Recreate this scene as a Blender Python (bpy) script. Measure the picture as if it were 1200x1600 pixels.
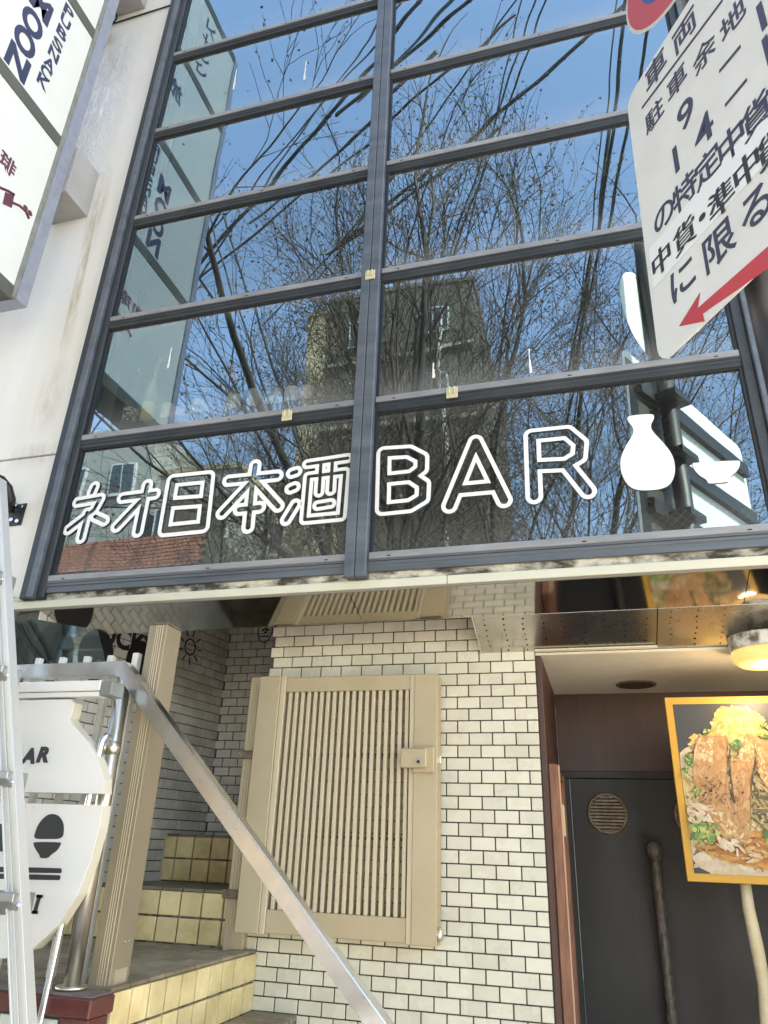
import bpy, bmesh, math, random
import numpy as np
from mathutils import Vector, Matrix
random.seed(7)
for o in list(bpy.data.objects): bpy.data.objects.remove(o)
S = bpy.context.scene
COL = S.collection

# ------------------------------------------------------------------ camera
W_, H_ = 1200.0, 1600.0
PC = np.array([600.0, 800.0]); VV = np.array([690.0, -1660.0]); HV = np.array([-3600.0, 1168.0])
FPX = math.sqrt(-float((VV-PC) @ (HV-PC)))
def _ray(p): return np.array([p[0]-PC[0], -(p[1]-PC[1]), -FPX])
_up = _ray(VV); _up /= np.linalg.norm(_up)
_X = -_ray(HV); _X /= np.linalg.norm(_X); _X -= _up*(_X @ _up); _X /= np.linalg.norm(_X)
_Y = np.cross(_up, _X)
RW = np.array([_X, _Y, _up])
CAM = np.array([0.0, -3.2, 1.6])
def on(p, ax, val):
    r = RW @ _ray(p); t = (val-CAM[ax])/r[ax]; return Vector(CAM + t*r)
def onplane(p, P0, n):
    r = RW @ _ray(p); n = np.array(n); t = float((np.array(P0)-CAM) @ n)/float(r @ n); return Vector(CAM + t*r)
YG = -0.478
def vis(p, y):
    """point at real depth y (behind the camera side) seen mirrored in the glass at pixel p"""
    v = on(p, 1, 2*YG-y); return Vector((v.x, y, v.z))
cd = bpy.data.cameras.new('camera'); cam = bpy.data.objects.new('camera', cd); COL.objects.link(cam)
cd.sensor_fit = 'HORIZONTAL'; cd.sensor_width = 36.0; cd.lens = 36.0*FPX/W_
cd.clip_start = 0.02; cd.clip_end = 2000
M = Matrix(((RW[0][0], RW[0][1], RW[0][2], CAM[0]), (RW[1][0], RW[1][1], RW[1][2], CAM[1]), (RW[2][0], RW[2][1], RW[2][2], CAM[2]), (0, 0, 0, 1)))
cam.matrix_world = M
S.camera = cam
S.render.resolution_x, S.render.resolution_y = 768, 1024

# ------------------------------------------------------------------ sky, sun, exposure
SUN_AZ = Vector((0.88, 0.47)).normalized(); SUN_EL = math.radians(48)
w = bpy.data.worlds.new('World'); S.world = w; w.use_nodes = True
nt = w.node_tree; bg = nt.nodes['Background']
sky = nt.nodes.new('ShaderNodeTexSky'); sky.sky_type = 'NISHITA'; sky.sun_disc = False
sky.sun_elevation = SUN_EL; sky.sun_rotation = math.atan2(SUN_AZ.x, SUN_AZ.y)
sky.air_density = 1.0; sky.dust_density = 0.8; sky.ozone_density = 1.0
nt.links.new(sky.outputs[0], bg.inputs[0]); bg.inputs[1].default_value = 0.15
sl = bpy.data.lights.new('sun', 'SUN'); sl.energy = 4.0; sl.angle = math.radians(0.53); sl.color = (1.0, 0.95, 0.87)
so = bpy.data.objects.new('sun', sl); COL.objects.link(so)
sd = Vector((SUN_AZ.x*math.cos(SUN_EL), SUN_AZ.y*math.cos(SUN_EL), math.sin(SUN_EL)))
so.rotation_euler = sd.to_track_quat('Z', 'Y').to_euler(); so.location = (8, 8, 20)
vs = S.view_settings; vs.view_transform = 'Standard'; vs.look = 'None'; vs.gamma = 1.0; vs.exposure = 2.60
vs.use_white_balance = True; vs.white_balance_temperature = 7900; vs.white_balance_tint = 11.5

# ------------------------------------------------------------------ materials
MATS = {}
def mat(name, col, rough=0.6, metal=0.0, col2=None, scale=8.0, detail=4.0, amt=0.5, bump=0.0, bscale=None, rand=0.0,
        stretch=(1, 1, 1), emit=None, spec=0.5, coords='Object', rough2=None):
    if name in MATS: return MATS[name]
    m = bpy.data.materials.new(name); m.use_nodes = True; MATS[name] = m
    n = m.node_tree.nodes; L = m.node_tree.links; b = n['Principled BSDF']
    b.inputs['Roughness'].default_value = rough; b.inputs['Metallic'].default_value = metal
    b.inputs['Specular IOR Level'].default_value = spec
    c = tuple(col)+(1,)
    b.inputs['Base Color'].default_value = c
    tc = n.new('ShaderNodeTexCoord'); mp = n.new('ShaderNodeMapping'); mp.inputs['Scale'].default_value = stretch
    if coords == 'World': L.new(n.new('ShaderNodeNewGeometry').outputs['Position'], mp.inputs[0])
    else: L.new(tc.outputs[coords], mp.inputs[0])
    out = None
    if col2 is not None:
        nz = n.new('ShaderNodeTexNoise'); nz.inputs['Scale'].default_value = scale; nz.inputs['Detail'].default_value = detail
        nz.inputs['Roughness'].default_value = 0.62
        L.new(mp.outputs[0], nz.inputs['Vector'])
        rp = n.new('ShaderNodeValToRGB'); rp.color_ramp.elements[0].position = 0.5-amt*0.5; rp.color_ramp.elements[1].position = 0.5+amt*0.5
        rp.color_ramp.elements[0].color = c; rp.color_ramp.elements[1].color = tuple(col2)+(1,)
        L.new(nz.outputs['Fac'], rp.inputs[0]); out = rp.outputs[0]
        if rough2 is not None:
            mr = n.new('ShaderNodeMapRange'); mr.inputs[1].default_value = 0.3; mr.inputs[2].default_value = 0.7
            mr.inputs[3].default_value = rough; mr.inputs[4].default_value = rough2
            L.new(nz.outputs['Fac'], mr.inputs[0]); L.new(mr.outputs[0], b.inputs['Roughness'])
    if rand > 0:
        oi = n.new('ShaderNodeObjectInfo'); mx = n.new('ShaderNodeHueSaturation')
        mm = n.new('ShaderNodeMapRange'); mm.inputs[3].default_value = 1-rand; mm.inputs[4].default_value = 1+rand
        L.new(oi.outputs['Random'], mm.inputs[0]); L.new(mm.outputs[0], mx.inputs['Value'])
        if out is not None: L.new(out, mx.inputs['Color'])
        else: mx.inputs['Color'].default_value = c
        out = mx.outputs[0]
    if out is not None: L.new(out, b.inputs['Base Color'])
    if bump > 0:
        nb = n.new('ShaderNodeTexNoise'); nb.inputs['Scale'].default_value = bscale or scale*3; nb.inputs['Detail'].default_value = 3
        L.new(mp.outputs[0], nb.inputs['Vector'])
        bp = n.new('ShaderNodeBump'); bp.inputs['Strength'].default_value = bump; bp.inputs['Distance'].default_value = 0.01
        L.new(nb.outputs['Fac'], bp.inputs['Height']); L.new(bp.outputs[0], b.inputs['Normal'])
    if emit:
        b.inputs['Emission Color'].default_value = tuple(emit[:3])+(1,); b.inputs['Emission Strength'].default_value = emit[3]
    return m

def glass_mat(name, wired=False, mirror=0.285, tint=(0.88, 0.91, 0.91), dust=0.17):
    m = bpy.data.materials.new(name); m.use_nodes = True; n = m.node_tree.nodes; L = m.node_tree.links
    for q in list(n): n.remove(q)
    o = n.new('ShaderNodeOutputMaterial'); tr = n.new('ShaderNodeBsdfTransparent'); tr.inputs[0].default_value = tuple(tint)+(1,)
    gl = n.new('ShaderNodeBsdfGlossy'); gl.inputs['Roughness'].default_value = 0.0; gl.inputs['Color'].default_value = (0.64, 0.90, 1.0, 1)
    df = n.new('ShaderNodeBsdfDiffuse'); df.inputs[0].default_value = (0.55, 0.54, 0.50, 1)
    fr = n.new('ShaderNodeFresnel'); fr.inputs['IOR'].default_value = 1.5
    ma = n.new('ShaderNodeMath'); ma.operation = 'MULTIPLY_ADD'; ma.inputs[1].default_value = 0.9; ma.inputs[2].default_value = mirror
    L.new(fr.outputs[0], ma.inputs[0])
    m1 = n.new('ShaderNodeMixShader'); L.new(ma.outputs[0], m1.inputs[0]); L.new(tr.outputs[0], m1.inputs[1]); L.new(gl.outputs[0], m1.inputs[2])
    tc = n.new('ShaderNodeTexCoord')
    # dust film gathered along the lower and upper edge of each pane, broken up by noise
    sp = n.new('ShaderNodeSeparateXYZ'); L.new(tc.outputs['Generated'], sp.inputs[0])
    a = n.new('ShaderNodeMapRange'); a.inputs[1].default_value = 0.30; a.inputs[2].default_value = 0.0; a.inputs[3].default_value = 0; a.inputs[4].default_value = 1
    L.new(sp.outputs['Z'], a.inputs[0])
    b_ = n.new('ShaderNodeMapRange'); b_.inputs[1].default_value = 0.86; b_.inputs[2].default_value = 1.0; b_.inputs[3].default_value = 0; b_.inputs[4].default_value = 0.8
    L.new(sp.outputs['Z'], b_.inputs[0])
    mx = n.new('ShaderNodeMath'); mx.operation = 'MAXIMUM'; L.new(a.outputs[0], mx.inputs[0]); L.new(b_.outputs[0], mx.inputs[1])
    pw = n.new('ShaderNodeMath'); pw.operation = 'POWER'; pw.inputs[1].default_value = 1.6; L.new(mx.outputs[0], pw.inputs[0])
    nz = n.new('ShaderNodeTexNoise'); nz.inputs['Scale'].default_value = 3.5; nz.inputs['Detail'].default_value = 8; nz.inputs['Roughness'].default_value = 0.7
    L.new(tc.outputs['Object'], nz.inputs['Vector'])
    mu = n.new('ShaderNodeMath'); mu.operation = 'MULTIPLY'; L.new(pw.outputs[0], mu.inputs[0]); L.new(nz.outputs['Fac'], mu.inputs[1])
    md = n.new('ShaderNodeMath'); md.operation = 'MULTIPLY_ADD'; md.inputs[1].default_value = dust*2.2; md.inputs[2].default_value = 0.012
    L.new(mu.outputs[0], md.inputs[0])
    m2 = n.new('ShaderNodeMixShader'); L.new(md.outputs[0], m2.inputs[0]); L.new(m1.outputs[0], m2.inputs[1]); L.new(df.outputs[0], m2.inputs[2])
    last = m2.outputs[0]
    if wired:
        so_ = n.new('ShaderNodeSeparateXYZ'); L.new(tc.outputs['Object'], so_.inputs[0])
        outs = []
        for sgn in (1, -1):
            q = n.new('ShaderNodeMath'); q.operation = 'MULTIPLY_ADD'; q.inputs[1].default_value = sgn; L.new(so_.outputs['X'], q.inputs[0]); L.new(so_.outputs['Z'], q.inputs[2])
            r = n.new('ShaderNodeMath'); r.operation = 'MULTIPLY'; r.inputs[1].default_value = 28.0; L.new(q.outputs[0], r.inputs[0])
            f_ = n.new('ShaderNodeMath'); f_.operation = 'FRACT'; L.new(r.outputs[0], f_.inputs[0])
            g = n.new('ShaderNodeMath'); g.operation = 'LESS_THAN'; g.inputs[1].default_value = 0.035; L.new(f_.outputs[0], g.inputs[0]); outs.append(g)
        mxx = n.new('ShaderNodeMath'); mxx.operation = 'MAXIMUM'; L.new(outs[0].outputs[0], mxx.inputs[0]); L.new(outs[1].outputs[0], mxx.inputs[1])
        ms = n.new('ShaderNodeMath'); ms.operation = 'MULTIPLY'; ms.inputs[1].default_value = 0.45; L.new(mxx.outputs[0], ms.inputs[0])
        wd = n.new('ShaderNodeBsdfDiffuse'); wd.inputs[0].default_value = (0.22, 0.21, 0.19, 1)
        m3 = n.new('ShaderNodeMixShader'); L.new(ms.outputs[0], m3.inputs[0]); L.new(last, m3.inputs[1]); L.new(wd.outputs[0], m3.inputs[2]); last = m3.outputs[0]
    nb = n.new('ShaderNodeTexNoise'); nb.inputs['Scale'].default_value = 1.6; nb.inputs['Detail'].default_value = 1; L.new(tc.outputs['Object'], nb.inputs['Vector'])
    bp = n.new('ShaderNodeBump'); bp.inputs['Strength'].default_value = 0.10; bp.inputs['Distance'].default_value = 0.02
    L.new(nb.outputs['Fac'], bp.inputs['Height']); L.new(bp.outputs[0], gl.inputs['Normal'])
    L.new(last, o.inputs[0]); MATS[name] = m
    return m
GLASS = glass_mat('window_glass'); GLASSW = glass_mat('wired_glass', True, 0.235, (0.5, 0.53, 0.53), 0.07)
CLEAR = glass_mat('clear_glass', False, 0.06, (0.8, 0.82, 0.8), 0.05)

FRAME = mat('dark_aluminium', (0.020, 0.027, 0.033), 0.45, 0.25, (0.050, 0.061, 0.068), 5, 6, 0.5, 0.06, 60, stretch=(1, 1, 1), rough2=0.6)
FRAME2 = mat('weathered_aluminium', (0.062, 0.077, 0.092), 0.42, 0.35, (0.16, 0.18, 0.20), 3, 6, 0.6, 0.05, 70, stretch=(0.6, 3, 5), rough2=0.62)
SILLM = mat('pale_aluminium', (0.16, 0.17, 0.185), 0.5, 0.2, (0.36, 0.36, 0.35), 4, 8, 0.6, 0.1, 50, stretch=(1, 4, 4))  # paler than the frame, for the ledge strips
BLACK = mat('black_rubber', (0.012, 0.012, 0.014), 0.6)
VINYL = mat('white_vinyl', (0.82, 0.81, 0.78), 0.5, 0, (0.76, 0.75, 0.71), 30, 4, 0.6)
WHITEW = mat('white_wall_panel', (0.66, 0.625, 0.545), 0.55, 0, (0.74, 0.725, 0.68), 1.3, 9, 0.42, 0.05, 12, stretch=(2.2, 1, 0.55))
CREAM = mat('cream_trim', (0.62, 0.60, 0.47), 0.5, 0, (0.54, 0.52, 0.40), 6, 6, 0.6, stretch=(1, 1, 1))
MORTAR = mat('flaking_mortar', (0.62, 0.58, 0.48), 0.9, 0, (0.055, 0.05, 0.04), 9, 10, 0.22, 0.7, 25, stretch=(1, 1, 2.2))
MIRROR = mat('polished_steel_soffit', (0.54, 0.52, 0.48), 0.07, 1.0, (0.46, 0.44, 0.40), 2, 3, 0.6, 0.05, 2.2)
PERF = mat('perforated_steel', (0.64, 0.61, 0.55), 0.19, 1.0, (0.46, 0.43, 0.38), 5, 6, 0.7, 0.18, 6, rough2=0.32)
HOLE = mat('hole_dark', (0.006, 0.005, 0.004), 0.8)
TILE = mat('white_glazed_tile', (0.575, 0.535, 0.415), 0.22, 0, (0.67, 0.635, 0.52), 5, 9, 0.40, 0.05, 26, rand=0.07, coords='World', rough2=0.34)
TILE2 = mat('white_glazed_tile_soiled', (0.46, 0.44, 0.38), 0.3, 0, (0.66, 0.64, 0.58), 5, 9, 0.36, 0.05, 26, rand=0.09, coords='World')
GROUT = mat('dark_grout', (0.065, 0.058, 0.048), 0.9, 0, (0.10, 0.09, 0.075), 30, 4, 0.6)
STEPT = mat('yellow_step_tile', (0.50, 0.38, 0.17), 0.28, 0, (0.80, 0.66, 0.35), 5.5, 9, 0.32, 0.05, 26, rand=0.09, coords='World', rough2=0.45)
STEPG = mat('step_grout', (0.075, 0.06, 0.045), 0.95, 0, (0.30, 0.27, 0.22), 40, 6, 0.25)
TREADT = mat('brown_tread_tile', (0.11, 0.085, 0.05), 0.55, 0, (0.27, 0.225, 0.145), 7, 9, 0.4, 0.1, 40, rand=0.14, coords='World')
BRONZE = mat('champagne_aluminium', (0.42, 0.34, 0.215), 0.40, 0.35, (0.50, 0.41, 0.265), 3, 9, 0.5, 0.03, 60, coords='World', rough2=0.6)
BRONZE2 = mat('champagne_slat', (0.56, 0.475, 0.33), 0.4, 0.15, (0.52, 0.44, 0.30), 6, 4, 0.6)
STEEL = mat('stainless_tube', (0.78, 0.82, 0.86), 0.14, 1.0, (0.66, 0.69, 0.72), 6, 6, 0.6, 0.03, 8, rough2=0.3)
STEELB = mat('brushed_stainless', (0.85, 0.81, 0.70), 0.24, 1.0, (0.70, 0.64, 0.50), 3, 6, 0.6, 0.03, 30, rough2=0.4)
ALU = mat('ladder_aluminium', (0.66, 0.66, 0.63), 0.36, 0.55, (0.58, 0.58, 0.55), 4, 6, 0.6, 0.02, 50, stretch=(4, 4, 0.5))
BOARD = mat('white_sign_board', (0.67, 0.655, 0.61), 0.38, 0, (0.62, 0.605, 0.56), 3, 4, 0.5)
EDGE = mat('ivory_board_edge', (0.60, 0.565, 0.46), 0.5, 0, (0.5, 0.46, 0.35), 8, 5, 0.6)
PAINTB = mat('black_print', (0.018, 0.018, 0.022), 0.5)
NAVY = mat('navy_print', (0.022, 0.027, 0.075), 0.5)
GRANITE = mat('red_granite', (0.14, 0.035, 0.028), 0.3, 0, (0.07, 0.02, 0.018), 60, 6, 0.5)
DUSTY = mat('dusty_granite', (0.22, 0.19, 0.17), 0.8, 0, (0.12, 0.07, 0.06), 30, 6, 0.6)
BROWNW = mat('dark_wood_panel', (0.075, 0.034, 0.024), 0.45, 0, (0.05, 0.022, 0.017), 9, 6, 0.6, 0.05, 20, stretch=(3, 3, 0.25))
COPPER = mat('worn_wood_trim', (0.34, 0.155, 0.085), 0.5, 0, (0.13, 0.05, 0.03), 14, 8, 0.5, 0.15, 30, stretch=(6, 6, 0.5))
DOORM = mat('charcoal_door', (0.019, 0.0185, 0.018), 0.45, 0, (0.032, 0.030, 0.028), 3, 9, 0.4, 0.06, 30, coords='World', rough2=0.7, stretch=(1.5, 1, 0.6))
RUST = mat('rusty_bronze', (0.30, 0.235, 0.16), 0.5, 0.4, (0.07, 0.048, 0.032), 35, 8, 0.5, 0.2, 60)
TAPE = mat('black_tape', (0.15, 0.135, 0.11), 0.32, 0, (0.022, 0.02, 0.018), 40, 4, 0.6, 0.9, 55, stretch=(1, 1, 0.7))
CEIL = mat('cream_ceiling_board', (0.68, 0.63, 0.50), 0.85, 0, (0.58, 0.53, 0.41), 14, 8, 0.6, 0.15, 120)
SIGNW = mat('reflective_white_sheet', (0.73, 0.71, 0.67), 0.5, 0, (0.64, 0.62, 0.575), 5, 8, 0.5)
SIGNB = mat('sign_back_aluminium', (0.74, 0.74, 0.72), 0.5, 0.0, (0.66, 0.66, 0.64), 6, 5, 0.6)
SIGNT = mat('sign_indigo_print', (0.026, 0.024, 0.052), 0.5, 0, (0.045, 0.042, 0.085), 25, 4, 0.6)
RED = mat('sign_red', (0.58, 0.045, 0.05), 0.42, 0, (0.46, 0.035, 0.05), 8, 4, 0.6)
BLUE = mat('sign_blue', (0.02, 0.05, 0.30), 0.45)
BOXF = mat('light_box_acrylic', (0.72, 0.72, 0.67), 0.4, 0, (0.66, 0.655, 0.59), 4, 6, 0.6)
BOXE = mat('galvanised_frame', (0.28, 0.30, 0.35), 0.42, 0.55, (0.40, 0.41, 0.46), 16, 8, 0.5, 0.1, 40, rough2=0.6)
BOXM = mat('mossy_frame', (0.12, 0.12, 0.115), 0.6, 0.2, (0.085, 0.085, 0.05), 8, 6, 0.5, 0.1, 40)
MAUVE = mat('mauve_print', (0.12, 0.03, 0.05), 0.5)
GREEN = mat('green_print', (0.02, 0.30, 0.09), 0.5)
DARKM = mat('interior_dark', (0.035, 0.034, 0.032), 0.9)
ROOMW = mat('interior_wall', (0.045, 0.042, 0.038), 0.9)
LATCH = mat('ivory_latch', (0.62, 0.56, 0.36), 0.45, 0, (0.48, 0.42, 0.25), 60, 4, 0.5)
YELLOW = mat('poster_yellow', (0.52, 0.28, 0.03), 0.45)
ASPH = mat('asphalt', (0.052, 0.052, 0.052), 0.9, 0, (0.035, 0.035, 0.036), 30, 6, 0.6, 0.3, 200)
PAVE = mat('paving', (0.36, 0.35, 0.33), 0.85, 0, (0.29, 0.28, 0.265), 3, 6, 0.6)
BARK = mat('bark', (0.036, 0.030, 0.025), 0.9, 0, (0.022, 0.019, 0.016), 9, 6, 0.6)
TWIG = mat('twig', (0.070, 0.050, 0.037), 0.9)
BUD = mat('spring_buds', (0.16, 0.125, 0.065), 0.8, 0, (0.17, 0.105, 0.07), 0.6, 3, 0.4)

# ------------------------------------------------------------------ mesh helpers
def link(name, me, m=None, parent=None, loc=None):
    o = bpy.data.objects.new(name, me); COL.objects.link(o)
    if m is not None and me is not None and len(me.materials) == 0: me.materials.append(m)
    if parent is not None: o.parent = parent
    if loc is not None: o.location = loc
    return o
def tag(o, label, cat, group=None):
    o['label'] = label; o['category'] = cat
    if group: o['group'] = group
    return o
def thing(name, label, cat, loc=(0, 0, 0), group=None):
    o = bpy.data.objects.new(name, None); COL.objects.link(o); o.location = loc; o.empty_display_size = 0.1
    return tag(o, label, cat, group)
def struct(o): o['kind'] = 'structure'; return o
def stuff(o): o['kind'] = 'stuff'; return o
def bm_new(): return bmesh.new()
def bm_box(bm, lo, hi, mx=None):
    lo, hi = Vector(lo), Vector(hi); c = (lo+hi)/2; s = hi-lo
    r = bmesh.ops.create_cube(bm, size=1.0)
    for v in r['verts']:
        v.co = Vector((v.co.x*s.x, v.co.y*s.y, v.co.z*s.z))+c
        if mx is not None: v.co = mx @ v.co
    return r['verts']
def bm_tube(bm, pts, rad, n=8, cap=True):
    pts = [Vector(p) for p in pts]; rads = rad if isinstance(rad, (list, tuple)) else [rad]*len(pts)
    rings = []; prev = None
    for i, p in enumerate(pts):
        t = (pts[min(i+1, len(pts)-1)]-pts[max(i-1, 0)]).normalized()
        a = prev if prev is not None else (Vector((0, 0, 1)) if abs(t.z) < 0.9 else Vector((1, 0, 0)))
        a = (a-t*a.dot(t)).normalized(); b = t.cross(a); prev = a
        rings.append([bm.verts.new(p+(a*math.cos(k*2*math.pi/n)+b*math.sin(k*2*math.pi/n))*rads[i]) for k in range(n)])
    for i in range(len(rings)-1):
        for k in range(n):
            f = bm.faces.new((rings[i][k], rings[i][(k+1) % n], rings[i+1][(k+1) % n], rings[i+1][k])); f.smooth = n > 5
    if cap:
        bm.faces.new(rings[0][::-1]); bm.faces.new(rings[-1])
def bm_prism(bm, poly, off, mxf=None):
    """poly: list of Vectors (planar), extruded by vector off"""
    off = Vector(off); a = [bm.verts.new(p) for p in poly]; b = [bm.verts.new(Vector(p)+off) for p in poly]; n = len(poly)
    bm.faces.new(a); bm.faces.new(b[::-1])
    for i in range(n): bm.faces.new((a[i], b[i], b[(i+1) % n], a[(i+1) % n]))
def bm_lathe(bm, prof, c=(0, 0, 0), n=24, sx=1.0, sy=1.0):
    c = Vector(c); rings = []
    for r, z in prof: rings.append([bm.verts.new(c+Vector((math.cos(k*2*math.pi/n)*r*sx, math.sin(k*2*math.pi/n)*r*sy, z))) for k in range(n)])
    for i in range(len(rings)-1):
        for k in range(n):
            f = bm.faces.new((rings[i][k], rings[i][(k+1) % n], rings[i+1][(k+1) % n], rings[i+1][k])); f.smooth = True
    bm.faces.new(rings[0][::-1]); bm.faces.new(rings[-1])
def done(bm, name, m=None, parent=None, bevel=0.0, loc=None, seg=1, fix=True):
    if bevel > 0:
        bmesh.ops.bevel(bm, geom=[e for e in bm.edges], offset=bevel, segments=seg, profile=0.5, affect='EDGES', clamp_overlap=True)
    if fix: bmesh.ops.recalc_face_normals(bm, faces=bm.faces)
    me = bpy.data.meshes.new(name); bm.to_mesh(me); bm.free()
    return link(name, me, m, parent, loc)
def box(name, lo, hi, m, parent=None, bevel=0.0, seg=1):
    bm = bm_new(); bm_box(bm, lo, hi); return done(bm, name, m, parent, bevel, None, seg)
def tube(name, pts, rad, m, parent=None, n=12):
    bm = bm_new(); bm_tube(bm, pts, rad, n); return done(bm, name, m, parent)
def prism(name, poly, off, m, parent=None, bevel=0.0):
    bm = bm_new(); bm_prism(bm, [Vector(p) for p in poly], off); return done(bm, name, m, parent, bevel)
def smooth_poly(P, it=2):
    P = [Vector(p) for p in P]
    for _ in range(it):
        Q = []
        for i in range(len(P)):
            a, b = P[i], P[(i+1) % len(P)]; Q += [a*0.75+b*0.25, a*0.25+b*0.75]
        P = Q
    return P
def text_mesh(s, name, m, size, xdir, up, center, parent, bold=0.0, thick=0.0015, ex=1.0, font_shear=0.0):
    """flat lettering: xdir, up = in-plane unit axes, center = middle of the text"""
    cu = bpy.data.curves.new(name, 'FONT'); cu.body = s; cu.size = size; cu.offset = bold; cu.extrude = thick; cu.shear = font_shear
    cu.align_x = 'CENTER'; cu.resolution_u = 4
    t = bpy.data.objects.new(name, cu); COL.objects.link(t)
    dg = bpy.context.evaluated_depsgraph_get(); me = bpy.data.meshes.new_from_object(t.evaluated_get(dg))
    bpy.data.objects.remove(t); bpy.data.curves.remove(cu)
    co = np.array([v.co[:] for v in me.vertices]) if len(me.vertices) else np.zeros((1, 3))
    mid = (co.min(0)+co.max(0))/2
    xd, ud = Vector(xdir).normalized(), Vector(up).normalized(); nd = xd.cross(ud)
    for v in me.vertices:
        q = v.co; v.co = xd*((q.x-mid[0])*ex)+ud*(q.y-mid[1])+nd*q.z
    me.materials.clear(); me.materials.append(m)
    return link(name, me, None, parent, center)

# tile grids -----------------------------------------------------------------
def tile_mesh(name, a, b, t, m, bev=0.0016):
    bm = bm_new(); bm_box(bm, (-a/2, -t/2, -b/2), (a/2, t/2, b/2))
    bmesh.ops.bevel(bm, geom=list(bm.edges), offset=bev, segments=1, affect='EDGES')
    me = bpy.data.meshes.new(name); bm.to_mesh(me); bm.free(); me.materials.append(m); return me
TCACHE = {}
def put_tile(a, b, t, m, parent, Mx, name='tile'):
    k = (round(a, 3), round(b, 3), t, m.name)
    if k not in TCACHE: TCACHE[k] = tile_mesh(name, k[0], k[1], t, m)
    o = bpy.data.objects.new(name, TCACHE[k]); COL.objects.link(o); o.parent = parent
    j = Matrix.Rotation(random.gauss(0, 0.004), 4, 'X') @ Matrix.Rotation(random.gauss(0, 0.004), 4, 'Z')
    o.matrix_local = Mx @ j
    return o
def tile_wall(parent, org, ud, nd, u0, u1, z0, z1, pu, pz, joint, m, offs=0.0, bond=0.5, keep=None, zbase=0.0, limit=300, t=0.008):
    """ud: direction along the wall, nd: outward normal"""
    ud = Vector(ud).normalized(); nd = Vector(nd).normalized(); up = Vector((0, 0, 1)); org = Vector(org)
    rot = Matrix((ud, -nd, up)).transposed().to_4x4()
    items = []
    r = int(math.floor((z0-zbase)/pz))
    while zbase+r*pz < z1-1e-4:
        a0, a1 = max(z0, zbase+r*pz), min(z1, zbase+(r+1)*pz)
        sh = offs+(bond*pu if r % 2 else 0.0); c = int(math.floor((u0-sh)/pu))
        while sh+c*pu < u1-1e-4:
            b0, b1 = max(u0, sh+c*pu), min(u1, sh+(c+1)*pu); c += 1
            wa, wb = b1-b0-joint, a1-a0-joint
            if wa < 0.012 or wb < 0.008: continue
            items.append(((b0+b1)/2, (a0+a1)/2, wa, wb))
        r += 1
    rest = bm_new(); nrest = 0; cnt = 0
    for (u, z, wa, wb) in items:
        P = org+ud*u+nd*(t/2); P.z = z
        Mx = Matrix.Translation(P+nd*random.uniform(-0.0007, 0.0007)) @ rot
        if (keep is None or keep(u, z)) and cnt < limit:
            put_tile(wa, wb, t, m, parent, Mx); cnt += 1
        else:
            bm_box(rest, (-wa/2, -t/2, -wb/2), (wa/2, t/2, wb/2), Mx); nrest += 1
    if nrest: stuff(done(rest, 'tile_field', m, parent))
    else: rest.free()

# ================================================================== GROUND
g = bm_new(); bm_box(g, (-60, -5.4, -0.3), (60, 30, 0.0)); struct(done(g, 'pavement', PAVE))
g = bm_new(); bm_box(g, (-400, -400, -0.6), (400, 400, -0.13)); struct(done(g, 'ground', ASPH))
g = bm_new(); bm_box(g, (-60, -60, -0.3), (60, -11.5, 0.0)); struct(done(g, 'pavement', PAVE))
g = bm_new(); bm_box(g, (-60, -5.62, -0.3), (60, -5.405, 0.004), None); struct(done(g, 'kerb', mat('kerb_stone', (0.36, 0.35, 0.32), 0.9), None, 0.015))

# ================================================================== BUILDING SHELL
YW = -0.45
bld = thing('corner_building', 'white panelled building with dark framed upper windows over a tiled entrance', 'building', (0, 0, 0))
box('wall_panel', (-9, YW, 2.60), (-2.60, YW+0.3, 3.425), WHITEW, bld, 0.004)
box('wall_panel', (-9, YW, 3.435), (-2.60, YW+0.3, 7.29), WHITEW, bld, 0.004)
box('wall_panel', (-9, YW, 7.30), (-2.60, YW+0.3, 12.0), WHITEW, bld, 0.004)
box('upper_wall', (-2.59, YW+0.01, 8.22), (0.82, YW+0.3, 12.0), WHITEW, bld)
box('pier', (0.83, YW, 2.60), (2.0, YW+0.3, 12.0), WHITEW, bld)
box('pier', (1.35, YW, 0.0), (2.0, YW+0.3, 2.59), WHITEW, bld)
box('side_wall', (1.8, YW+0.31, 0.0), (2.0, 9.0, 12.0), WHITEW, bld)
box('back_wall', (-9, 9.01, 0.0), (2.0, 9.2, 12.0), WHITEW, bld)
box('roof', (-9, YW, 12.01), (2.0, 9.2, 12.2), WHITEW, bld)
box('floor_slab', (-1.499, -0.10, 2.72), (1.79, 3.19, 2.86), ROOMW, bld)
box('recess_ceiling', (-3.6, -0.12, 3.02), (-1.5, 1.3, 3.10), PAVE, bld)
box('recess_light_blocker', (-3.6, -0.149, 2.60), (-1.5, -0.121, 3.10), DARKM, bld)  # added unseen board, keeps recess light and view out of the left bay
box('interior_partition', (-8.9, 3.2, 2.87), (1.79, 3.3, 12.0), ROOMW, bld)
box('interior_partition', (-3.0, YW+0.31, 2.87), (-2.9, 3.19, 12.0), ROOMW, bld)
for z in (5.2, 7.6): box('interior_ceiling', (-2.89, 0.0, z), (1.79, 3.19, z+0.12), ROOMW, bld)
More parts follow.
